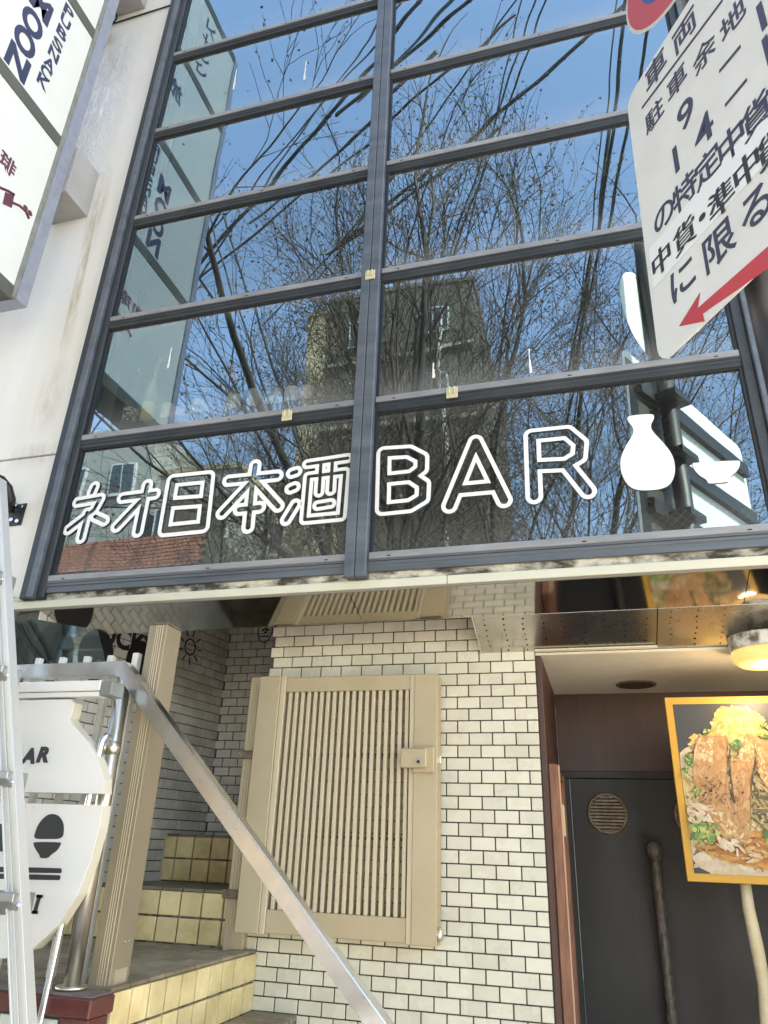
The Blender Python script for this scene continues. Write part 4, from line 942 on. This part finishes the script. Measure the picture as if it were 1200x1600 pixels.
bm = bm_new(); bm_tube(bm, [(hx-0.010, hyy+0.005, 1.662), (hx-0.008, hyy, 1.652), (hx, hyy, 1.63), (hx+0.004, hyy, 1.60), (hx+0.002, hyy, 1.575)], [0.012, 0.034, 0.040, 0.034, 0.022], 14); done(bm, 'pull_knob', TAPE, door)
bm = bm_new(); bm_tube(bm, [(hx, hyy, 1.62), (hx, -0.006, 1.62)], 0.012, 8); done(bm, 'pull_stand_off', TAPE, door)
bm = bm_new(); bm_tube(bm, [(hx, hyy, 0.32), (hx, -0.006, 0.32)], 0.012, 8); done(bm, 'pull_stand_off', TAPE, door)
box('leaf', (0.985-0.3, -0.006, 0.0), (1.29-0.3, 0.04, 1.948), DOORM, door, 0.002)
# ceiling outlet
oc = thing('ceiling_outlet', 'round brown recessed outlet in the cream ceiling board', 'outlet', (0.20, 0.666, 2.379))
bm = bm_new(); bm_tube(bm, [(0, 0, -0.0005), (0, 0, -0.006)], 0.098, 32); done(bm, 'rim', RUST, oc)
bm = bm_new(); bm_tube(bm, [(0, 0, -0.0065), (0, 0, -0.0085)], 0.085, 32); done(bm, 'grille', mat('brown_grille', (0.10, 0.055, 0.03), 0.8, 0, (0.04, 0.025, 0.015), 60, 4, 0.5, 0.4, 120), oc)
# ceiling lamp
lp = thing('ceiling_lamp', 'glowing round ceiling lamp with a chipped white collar under the perforated panels', 'lamp', (0.665, -0.05, 2.41))
bm = bm_new(); bm_lathe(bm, [(0.130, 0.0), (0.132, -0.002), (0.130, -0.055), (0.120, -0.057)], n=40); done(bm, 'collar', mat('chipped_enamel', (0.62, 0.60, 0.54), 0.6, 0, (0.10, 0.08, 0.06), 14, 10, 0.16, 0.3, 60), lp)
bm = bm_new(); bm_lathe(bm, [(0.126, -0.058), (0.129, -0.066), (0.122, -0.095), (0.100, -0.112), (0.03, -0.118)], n=40); done(bm, 'diffuser', mat('glowing_glass', (0.42, 0.30, 0.14), 0.25, 0, emit=(1.0, 0.60, 0.20, 0.16)), lp)
ll = bpy.data.lights.new('lamp_bulb', 'POINT'); ll.energy = 1.6; ll.color = (1.0, 0.80, 0.55); ll.shadow_soft_size = 0.06
lo2 = bpy.data.objects.new('lamp_bulb', ll); COL.objects.link(lo2); lo2.location = (0, 0, -0.16); lo2.parent = lp

# ================================================================== POSTER
YP = 0.20
po = thing('food_poster', 'yellow framed poster of grilled pork and noodles in front of the dark door', 'poster', (0.54, YP, 1.513))
def pl_(p): return Vector((p[0]-0.54, p[1]-YP, p[2]-1.513))
X0, X1, Z0, Z1 = 0.286, 0.80, 1.513, 2.225
box('board', pl_((X0, YP, Z0)), pl_((X1, YP+0.02, Z1)), YELLOW, po, 0.002)
PB = mat('poster_dark', (0.035, 0.036, 0.034), 0.4)
fr_ = 0.030
lay = [0]
def art(pts, m, it=2, name='print'):
    lay[0] += 1; y = -0.0006*lay[0]-0.001
    P = [pl_((on(p, 1, YP).x, YP, on(p, 1, YP).z)) for p in pts]
    P = smooth_poly(P, it) if it else P
    for p in P:
        p.x = min(max(p.x, X0-0.54+fr_), X1-0.54-fr_); p.z = min(max(p.z, fr_), Z1-Z0-fr_); p.y = y
    bm = bm_new(); bm.faces.new([bm.verts.new(p) for p in P]); return done(bm, name, m, po)
lay[0] = 1
bm = bm_new(); bm_box(bm, (X0-0.54+fr_, -0.0012, fr_), (X1-0.54-fr_, -0.0004, Z1-Z0-fr_)); done(bm, 'print', PB, po)
def Z(x, y): return (1030+x/5.0, 1080+y/5.0)
def food(name, a, b, sc=40, amt=0.5, c3=None, st_=(1, 1, 1), rough=0.35):
    m = mat(name, a, rough, 0, b, sc, 9, amt*0.6, stretch=st_)
    n = m.node_tree.nodes; L = m.node_tree.links
    rp = [q for q in n if q.type == 'VALTORGB'][0].color_ramp; nz = [q for q in n if q.type == 'TEX_NOISE'][0]
    nz.inputs['Distortion'].default_value = 1.2; nz.inputs['Roughness'].default_value = 0.7
    e = rp.elements.new(0.30); e.color = tuple(q*0.45 for q in b)+(1,)
    e = rp.elements.new(0.74); e.color = tuple(min(0.85, q*1.45+0.05) for q in a)+(1,)
    return m
BOWL = food('print_bowl', (0.60, 0.50, 0.36), (0.52, 0.41, 0.28), 10)
BROTH = food('print_broth', (0.44, 0.19, 0.035), (0.24, 0.075, 0.015), 22, 0.6)
NOOD = food('print_noodle', (0.52, 0.38, 0.14), (0.30, 0.20, 0.06), 30, 0.5, st_=(3, 1, 1))
NOOD2 = food('print_noodle_dark', (0.28, 0.20, 0.07), (0.05, 0.04, 0.018), 36, 0.4, st_=(2.5, 1, 0.8))
BATT = food('print_batter', (0.58, 0.38, 0.075), (0.40, 0.21, 0.03), 26, 0.6)
PORK = food('print_pork', (0.40, 0.19, 0.07), (0.26, 0.105, 0.035), 24, 0.6, st_=(1.6, 1, 0.6))
PORKL = food('print_pork_fat', (0.50, 0.29, 0.12), (0.37, 0.18, 0.07), 40, 0.6)
PEPP = food('print_pepper', (0.10, 0.035, 0.015), (0.16, 0.06, 0.03), 80)
ONI = food('print_spring_onion', (0.08, 0.24, 0.05), (0.30, 0.42, 0.08), 30, 0.5)
ONIL = food('print_onion_light', (0.50, 0.55, 0.12), (0.62, 0.62, 0.28), 40, 0.5)
def inside(pt, poly):
    x, y = pt; c = False
    for k in range(len(poly)):
        (x0, y0), (x1, y1) = poly[k], poly[k-1]
        if (y0 > y) != (y1 > y) and x < (x1-x0)*(y-y0)/(y1-y0)+x0: c = not c
    return c
PALS = {}
def pal(name, cols):
    PALS[name] = [mat('print_%s_%d' % (name, k), c, 0.42, 0, tuple(q*0.7 for q in c), 60, 4, 0.6) for k, c in enumerate(cols)]
pal('pork', [(0.44, 0.24, 0.095), (0.47, 0.265, 0.115), (0.38, 0.19, 0.065), (0.52, 0.32, 0.15), (0.45, 0.24, 0.085)])
pal('fat', [(0.60, 0.42, 0.22), (0.52, 0.32, 0.13), (0.66, 0.50, 0.30), (0.44, 0.22, 0.08)])
pal('batter', [(0.58, 0.42, 0.13), (0.62, 0.49, 0.20), (0.50, 0.31, 0.07), (0.66, 0.54, 0.26), (0.55, 0.37, 0.10)])
pal('noodle', [(0.52, 0.40, 0.17), (0.60, 0.49, 0.26), (0.34, 0.22, 0.07), (0.66, 0.55, 0.32), (0.20, 0.11, 0.03)])
pal('deep', [(0.05, 0.04, 0.018), (0.16, 0.11, 0.035), (0.34, 0.26, 0.10), (0.48, 0.38, 0.18), (0.09, 0.07, 0.03)])
pal('broth', [(0.40, 0.17, 0.03), (0.26, 0.075, 0.015), (0.52, 0.27, 0.06), (0.34, 0.12, 0.02), (0.60, 0.40, 0.16)])
pal('bowl', [(0.58, 0.47, 0.33), (0.62, 0.52, 0.39), (0.54, 0.42, 0.28)])
pal('green', [(0.05, 0.15, 0.03), (0.10, 0.24, 0.05), (0.24, 0.33, 0.07), (0.42, 0.46, 0.14)])
def paint(poly, pname, n, la, lb, ang, jit=0.35, base=True):
    """a printed patch: base tone plus many small strokes of neighbouring tones"""
    mats = PALS[pname]
    if base: art([Z(*p) for p in poly], mats[0], 1)
    xs = [p[0] for p in poly]; ys = [p[1] for p in poly]; bms = [bm_new() for _ in mats]; cnt = 0; tries = 0
    lay[0] += 1
    while cnt < n and tries < n*8:
        tries += 1; c = (random.uniform(min(xs), max(xs)), random.uniform(min(ys), max(ys)))
        if not inside(c, poly): continue
        a = ang+random.gauss(0, jit); l, w_ = la*random.uniform(0.5, 1.4), lb*random.uniform(0.5, 1.4); k = random.randrange(len(mats)); P = []
        for q in range(8):
            u, v = l*math.cos(q*.785)*random.uniform(.8, 1.15), w_*math.sin(q*.785)*random.uniform(.8, 1.15)
            g_ = on(Z(c[0]+u*math.cos(a)-v*math.sin(a), c[1]+u*math.sin(a)+v*math.cos(a)), 1, YP); p = pl_((g_.x, YP, g_.z))
            p.x = min(max(p.x, X0-0.54+fr_), X1-0.54-fr_); p.z = min(max(p.z, fr_), Z1-Z0-fr_); p.y = -0.0004*lay[0]-0.001-0.0003*cnt/n; P.append(p)
        try: bms[k].faces.new([bms[k].verts.new(p) for p in P])
        except ValueError: pass
        cnt += 1
    for k, b in enumerate(bms): stuff(done(b, 'print', mats[k], po))
_art = art
def art(pts, m, it=2, name='print'):
    lay[0] += 1; y = -0.0004*lay[0]-0.001
    P = [pl_((on(p, 1, YP).x, YP, on(p, 1, YP).z)) for p in pts]
    P = smooth_poly(P, it) if it else P
    for p in P: p.x = min(max(p.x, X0-0.54+fr_), X1-0.54-fr_); p.z = min(max(p.z, fr_), Z1-Z0-fr_); p.y = y
    bm = bm_new(); bm.faces.new([bm.verts.new(p) for p in P]); return done(bm, name, m, po)
lay[0] = 1
paint([(140, 500), (220, 430), (330, 400), (950, 400), (1000, 900), (950, 1480), (550, 1450), (330, 1400), (215, 1280), (160, 900)], 'bowl', 60, 90, 40, 0.3)
paint([(170, 560), (300, 430), (950, 430), (1000, 1150), (850, 1370), (620, 1370), (380, 1280), (230, 1190), (190, 850)], 'noodle', 420, 60, 9, 0.7, 0.9)
paint([(255, 1200), (420, 1130), (650, 1090), (1000, 1100), (1000, 1330), (850, 1390), (560, 1340), (380, 1270)], 'broth', 220, 46, 14, 0.25)
paint([(690, 620), (1000, 620), (1000, 1080), (820, 1080), (700, 980)], 'deep', 220, 70, 10, 0.5, 0.6)
paint([(215, 375), (260, 340), (380, 345), (415, 300), (412, 250), (440, 200), (440, 150), (490, 120), (560, 128), (580, 112), (680, 130), (740, 170), (800, 205), (825, 245), (815, 300), (900, 330), (900, 420), (640, 400), (420, 410), (260, 440), (235, 420), (300, 372)], 'batter', 200, 26, 15, 0.4, 1.2)
paint([(262, 560), (275, 450), (320, 355), (400, 350), (525, 350), (540, 470), (548, 600), (545, 740), (600, 900), (670, 1060), (720, 1170), (600, 1200), (470, 1100), (370, 960), (290, 760), (265, 640)], 'pork', 300, 42, 14, 1.35, 0.45)
paint([(275, 510), (300, 420), (330, 370), (410, 380), (425, 480), (400, 545), (330, 555), (285, 545)], 'fat', 70, 20, 13, 0.3, 1.2, False)
paint([(430, 365), (520, 360), (528, 430), (500, 440), (440, 400)], 'pork', 26, 22, 12, 1.2)
paint([(400, 930), (500, 960), (600, 1060), (700, 1170), (600, 1190), (500, 1100)], 'fat', 60, 26, 10, 0.9, 0.5, False)
paint([(520, 700), (545, 580), (620, 540), (630, 400), (680, 355), (750, 375), (765, 470), (740, 560), (710, 650), (715, 900), (705, 1010), (650, 1050), (580, 930), (535, 800)], 'pork', 190, 40, 12, 1.5, 0.4)
paint([(636, 420), (680, 370), (745, 390), (752, 450), (705, 560), (650, 590), (620, 550)], 'fat', 60, 20, 12, 1.2, 0.9, False)
paint([(720, 365), (1000, 370), (1000, 830), (870, 770), (795, 660), (755, 560), (745, 450)], 'pork', 150, 42, 14, 0.9, 0.5)
paint([(750, 440), (790, 450), (840, 620), (900, 760), (860, 770), (790, 650)], 'fat', 40, 22, 8, 1.0, 0.4, False)
paint([(528, 380), (548, 420), (556, 560), (562, 700), (590, 860), (570, 860), (540, 740), (536, 560)], 'deep', 30, 26, 5, 1.5, 0.2)
paint([(748, 420), (766, 440), (760, 560), (730, 660), (728, 900), (714, 980), (712, 700), (742, 560)], 'deep', 30, 26, 5, 1.6, 0.2)
paint([(300, 372), (330, 352), (330, 380), (290, 460), (272, 560), (264, 540), (276, 440)], 'fat', 14, 22, 5, 1.3, 0.3)
bmp = bm_new(); lay[0] += 2
for k in range(110):
    a, b = (random.gauss(420, 80), random.gauss(760, 80)) if k < 78 else (random.gauss(585, 40), random.gauss(810, 80)); rr_ = random.uniform(3, 8)
    P = []
    for q in ((0, 0), (1.6, -1), (2, 1), (.3, 1.5)):
        g_ = on(Z(a+rr_*q[0], b+rr_*q[1]), 1, YP); p = pl_((g_.x, YP, g_.z)); p.y = -0.0004*lay[0]-0.0012; P.append(p)
    bmp.faces.new([bmp.verts.new(p) for p in P])
stuff(done(bmp, 'pepper', PEPP, po))
for pts in (((190, 500), (220, 495), (270, 560), (260, 610), (215, 570)), ((175, 610), (215, 600), (222, 635), (188, 645)), ((262, 745), (305, 765), (330, 805), (280, 815)), ((555, 400), (620, 370), (645, 440), (590, 470)), ((780, 245), (880, 270), (880, 305), (800, 285)), ((770, 335), (880, 350), (880, 378), (790, 365)), ((340, 295), (405, 310), (392, 338), (348, 328)), ((800, 1105), (870, 1065), (900, 1160), (830, 1180))): paint(list(pts), 'green', 12, 14, 7, 0.5, 1.0)
paint([(245, 1040), (300, 1010), (400, 1030), (470, 1080), (450, 1150), (380, 1200), (270, 1190)], 'green', 60, 24, 16, 0.3, 1.2, False)
paint([(200, 900), (300, 860), (400, 930), (420, 1010), (330, 1030), (230, 1020)], 'bowl', 40, 40, 9, 0.3, 0.7, False)
paint([(420, 1160), (580, 1150), (700, 1290), (640, 1300), (450, 1215)], 'bowl', 22, 40, 12, 0.75, 0.3, False)
paint([(640, 1290), (760, 1265), (790, 1290), (690, 1345)], 'bowl', 10, 30, 9, -0.2, 0.3, False)
art([Z(*p) for p in ((275, 1375), (345, 1412), (285, 1412))], PB, 0)
pk = thing('poster_stand', 'cream cloth-wrapped pole holding up the food poster', 'stand', (0.55, YP+0.05, 0))
bm = bm_new(); q = [on((1163, 1370), 1, YP+0.05), on((1170, 1420), 1, YP+0.05), on((1183, 1480), 1, YP+0.05), on((1194, 1540), 1, YP+0.05), on((1200, 1620), 1, YP+0.05)]
q.append(Vector((q[-1].x-0.01, YP+0.05, 0.0))); bm_tube(bm, [p-pk.location for p in q], [0.020, 0.022, 0.024, 0.022, 0.024, 0.024], 12)
done(bm, 'pole', mat('cream_wrap', (0.62, 0.54, 0.36), 0.7, 0, (0.50, 0.42, 0.26), 12, 6, 0.6, 0.5, 25, stretch=(1, 1, 1.5)), pk)

# ================================================================== OPPOSITE SIDE OF THE STREET (seen mirrored in the glass)
def bare_tree(name, label, base, height, spread, seed, levels=4, limbs=7, twigs=True, lean=(0, 0)):
    rnd = random.Random(seed); t = thing(name, label, 'tree', base, 'bare street trees across the road')
    wood = bm_new(); fine = bm_new(); bud = bm_new()
    fork = height*0.17
    def seg(bm, p, d, length, r0, r1, lvl, n, curl):
        pts = [p.copy()]; q = p.copy(); dd = d.copy(); k = 4 if lvl < 3 else 3
        for i in range(k):
            dd = (dd+Vector((rnd.gauss(0, .15), rnd.gauss(0, .15), curl+rnd.gauss(0, .07)))).normalized(); q = q+dd*(length/k); pts.append(q.copy())
        bm_tube(bm, pts, [r0+(r1-r0)*i/k for i in range(k+1)], n, False)
        return pts, dd
    def grow(p, d, length, r, lvl):
        bm = wood if lvl < 3 else fine
        pts, dd = seg(bm, p, d, length, r, r*0.55, lvl, {1: 8, 2: 6, 3: 4}.get(lvl, 3), 0.07 if lvl < 3 else 0.0)
        if lvl >= levels+1:
            for q in pts[1:]:
                for _ in range(1):
                    c = q+Vector((rnd.gauss(0, .06), rnd.gauss(0, .06), rnd.gauss(0, .06))); e = 0.011+rnd.random()*0.016
                    a = Vector((rnd.gauss(0, 1), rnd.gauss(0, 1), rnd.gauss(0, 1))).normalized(); b = a.orthogonal().normalized()
                    bud.faces.new([bud.verts.new(c+a*e), bud.verts.new(c+b*e*0.6), bud.verts.new(c-a*e*0.7), bud.verts.new(c-b*e*0.6)])
            return
        nch = {1: 5, 2: 5, 3: 5, 4: 4}[lvl]
        for i in range(nch):
            f = 0.30+0.70*(i+rnd.random()*.8)/nch; f = min(f, 0.98); k = f*(len(pts)-1); a = int(k); q = pts[a].lerp(pts[min(a+1, len(pts)-1)], k-a)
            base_d = (pts[min(a+1, len(pts)-1)]-pts[a]).normalized()
            o = base_d.orthogonal().normalized(); o.rotate(Matrix.Rotation(rnd.uniform(0, 2*math.pi), 3, base_d))
            nd = (base_d+o*rnd.uniform(0.45, 0.95)+Vector((0, 0, 0.12))).normalized()
            grow(q, nd, length*rnd.uniform(0.46, 0.66), max(r*(1-0.5*f)*0.50, 0.0044), lvl+1)
        grow(pts[-1], dd, length*0.55, max(r*0.55, 0.0044), lvl+1)
    tp = Vector((lean[0], lean[1], fork)); bm_tube(wood, [(0, 0, -0.1), (lean[0]*.4, lean[1]*.4, fork*.5), tp], [height*0.022, height*0.018, height*0.017], 12, False)
    for i in range(limbs):
        a = 2*math.pi*(i+rnd.random()*.6)/limbs; s = rnd.uniform(0.12, 0.62)*spread
        d = Vector((math.cos(a)*s, math.sin(a)*s, 1)).normalized()
        grow(tp-Vector((0, 0, rnd.random()*fork*.15)), d, height*rnd.uniform(0.44, 0.54), height*rnd.uniform(0.0052, 0.0084), 1)
    done(wood, 'trunk', BARK, t, fix=False); stuff(done(fine, 'crown', TWIG, t, fix=False)); stuff(done(bud, 'buds', BUD, t, fix=False))
    return t
bare_tree('zelkova_tree', 'broad bare zelkova filling the middle of the reflection', (-2.3, -7.6, 0), 11.0, 1.45, 3, limbs=8)
bare_tree('zelkova_tree', 'bare zelkova leaning into the left part of the reflection', (-6.7, -9.4, 0), 9.2, 1.3, 11, limbs=6)
bare_tree('zelkova_tree', 'bare zelkova at the right of the reflection below the blue sky', (0.1, -11.0, 0), 11.2, 1.0, 23, limbs=5)

CONC = mat('beige_render', (0.34, 0.27, 0.17), 0.85, 0, (0.28, 0.225, 0.15), 3, 5, 0.6)
DKB = mat('brown_grey_tile', (0.055, 0.047, 0.038), 0.7, 0, (0.075, 0.064, 0.052), 4, 5, 0.6)
GRS = mat('grey_siding', (0.24, 0.23, 0.21), 0.75, 0, (0.26, 0.25, 0.235), 4, 4, 0.6)
PALE = mat('pale_render', (0.28, 0.28, 0.265), 0.8, 0, (0.23, 0.23, 0.22), 3, 5, 0.6)
REDB = mat('red_brick', (0.30, 0.10, 0.07), 0.85, 0, (0.40, 0.16, 0.11), 12, 4, 0.6, rand=0.12)
GLD = mat('far_window_glass', (0.05, 0.065, 0.08), 0.06, 0.0)
def house(name, label, pxl, pxr, ptop, y, depth, m, rows=0, cols=0, zwin=None, roofm=None, wm=0.9):
    a = vis((pxl, ptop), y); b = vis((pxr, ptop), y); h = max(a.z, b.z)
    t = thing(name, label, 'building', ((a.x+b.x)/2, y, 0)); hw = (b.x-a.x)/2
    box('wall', (-hw, -depth, 0), (hw, 0, h), m, t)
    box('parapet', (-hw-0.06, -depth-0.06, h), (hw+0.06, 0.06, h+0.18), roofm or m, t)
    for r in range(rows):
        for c in range(cols):
            x = -hw+(c+.5)*2*hw/cols; z = h-1.7-r*2.9; ww = wm
            f = box('window', (x-ww/2, 0.001, z-0.55), (x+ww/2, 0.07, z+0.55), mat('far_frame', (0.45, 0.46, 0.46), 0.5), t)
            box('pane', (x-ww/2+0.06, 0.071, z-0.49), (x-0.02, 0.076, z+0.49), GLD, f); box('pane', (x+0.02, 0.071, z-0.49), (x+ww/2-0.06, 0.076, z+0.49), GLD, f)
            box('sill', (x-ww/2-0.05, 0.0711, z-0.62), (x+ww/2+0.05, 0.13, z-0.551), mat('far_frame', (0.45, 0.46, 0.46), 0.5), f)
    return t, hw, h
house('beige_building', 'tall narrow beige building standing behind the bare trees in the reflection', 478, 512, 500, -19.5, 8, CONC)
t, hw, h = house('dark_building', 'brown-grey office block beside the tall beige building in the reflection', 513, 742, 478, -19.4, 9, DKB, 2, 2, None, None, 1.2)
for k in range(4): box('floor_band', (-hw-0.05, 0.002, h-3.1-2.9*k), (hw+0.05, 0.12, h-2.95-2.9*k), mat('band_light', (0.3, 0.27, 0.22), 0.8), t)
tube('downpipe', [(hw-1.2, 0.2, 0), (hw-1.2, 0.2, h-1.5)], 0.09, PALE, t, 10)
house('beige_house', 'lower sunlit beige house left of the tall beige building in the reflection', 368, 477, 768, -16.5, 7, CONC, 2, 1)
t, hw, h = house('siding_house', 'grey sided house with a brown top band in the reflection', 246, 367, 742, -14.5, 8, GRS, 1, 2, None, CONC, 1.2)
box('shutter_band', (-hw+0.3, 0.075, h-2.6), (hw-0.1, 0.14, h-0.9), mat('brown_shutter', (0.10, 0.075, 0.055), 0.7), t)
for k in range(26): box('siding_board', (-hw-0.01, 0.003, h-2.9-k*0.14), (hw+0.01, 0.022, h-2.9-k*0.14+0.125), GRS, t)
t, hw, h = house('pale_house', 'pale grey house with small windows behind the first letters in the reflection', 88, 236, 690, -15.0, 7, PALE, 2, 2)
t = thing('red_brick_shopfront', 'low red brick parapet at the bottom left of the reflection', 'building', (vis((200, 850), -11.8).x, -11.8, 0))
zt_ = vis((90, 847), -11.8).z; xa, xb = vis((40, 850), -11.8).x-t.location.x, vis((318, 850), -11.8).x-t.location.x
box('wall', (xa, -5, 0), (xb, -0.02, zt_-0.01), GROUT, t)
BRK = tile_mesh('brick', 0.30, 0.075, 0.03, REDB, 0.003)
nb = 0
for r in range(9):
    for c in range(int((xb-xa)/0.31)):
        x = xa+0.155+c*0.31+(0.155 if r % 2 else 0)
        if x > xb or nb > 296: continue
        o = bpy.data.objects.new('brick', BRK); COL.objects.link(o); o.parent = t; o.location = (x, -0.012, zt_-0.05-r*0.086); nb += 1

# sagging overhead wires
WIRE = mat('black_cable', (0.012, 0.012, 0.013), 0.6)
wires = [((300, 445), (590, 30), 0.012), ((380, 300), (592, 52), 0.012), ((420, 285), (590, 85), 0.030), ((480, 270), (585, 175), 0.024), ((617, 98), (700, 10), 0.022), ((636, 85), (745, -8), 0.030), ((640, 235), (800, 10), 0.012), ((770, 190), (815, -5), 0.012),
         ((700, 395), (838, -5), 0.013), ((730, 330), (855, -5), 0.014), ((740, 210), (930, 52), 0.026), ((605, 330), (700, 262), 0.02), ((925, 345), (962, -5), 0.010), ((935, 340), (975, 5), 0.026), ((952, 335), (1012, 40), 0.022),
         ((330, 350), (365, 465), 0.014), ((350, 340), (385, 450), 0.014), ((300, 440), (560, 230), 0.016), ((480, 430), (570, 330), 0.014), ((905, 520), (935, 350), 0.02)]
CABL = ['thin cable climbing from the left tree to the top of the mullion', 'second thin cable climbing to the mullion just under the first', 'thick knobbly cable bundle crossing the upper left panes', 'short thick cable ending beside the mullion in the third pane row',
        'cable in the top right pane nearest the mullion', 'knobbly cable bundle in the top right pane near the mullion', 'thin cable slanting through the top right pane towards the tree top', 'short thin cable at the middle of the top right pane',
        'cable dropping steeply through the middle of the right bay', 'parallel cable right of the steep one in the right bay', 'thick lashed cable slanting up to the right across the second right pane', 'cable rising from the mullion into the third right pane',
        'hair-thin cable near the parking sign', 'thick lashed cable dropping beside the parking sign', 'cable nearest the left edge of the parking sign', 'left one of the two cables running down to the right over the left tree',
        'right one of the two cables running down to the right over the left tree', 'long cable crossing the left bay below the box sign reflection', 'faint cable low in the left bay beside the mullion', 'short cable low in the right bay above the round disc reflection']
for i, (a, b, r) in enumerate(wires):
    y0 = -6.6-(i % 5)*0.45; y1 = -5.6-(i % 4)*0.25
    A, B = vis(a, y0), vis(b, y1); d_ = B-A
    E0, E1 = A-d_*1.2, B+d_*0.7
    if i in (15, 16): E0, E1 = A-d_*0.5, B+d_*1.5
    pts = []
    for k in range(13):
        f = k/12; p = E0.lerp(E1, f); p.z += 0.25*((f-0.5)**2)*4*0.5-0.06; pts.append(p)
    bm = bm_new(); c0 = pts[0].copy(); bm_tube(bm, [p-c0 for p in pts], r*1.3, 6)
    if i in (2, 5, 10, 13):      # lashed bundle: knobbly sleeve
        for k in range(40):
            f = k/39; q = E0.lerp(E1, f); q.z += 0.25*((f-0.5)**2)*4*0.5-0.06; rr = r*random.uniform(0.8, 1.6)
            bmesh.ops.create_icosphere(bm, subdivisions=1, radius=rr, matrix=Matrix.Translation(q-c0+Vector((0, 0, -r*.6))))
    o = done(bm, 'overhead_cable', WIRE); o.location = c0
    tag(o, CABL[i], 'cable', 'overhead cables in the reflection')
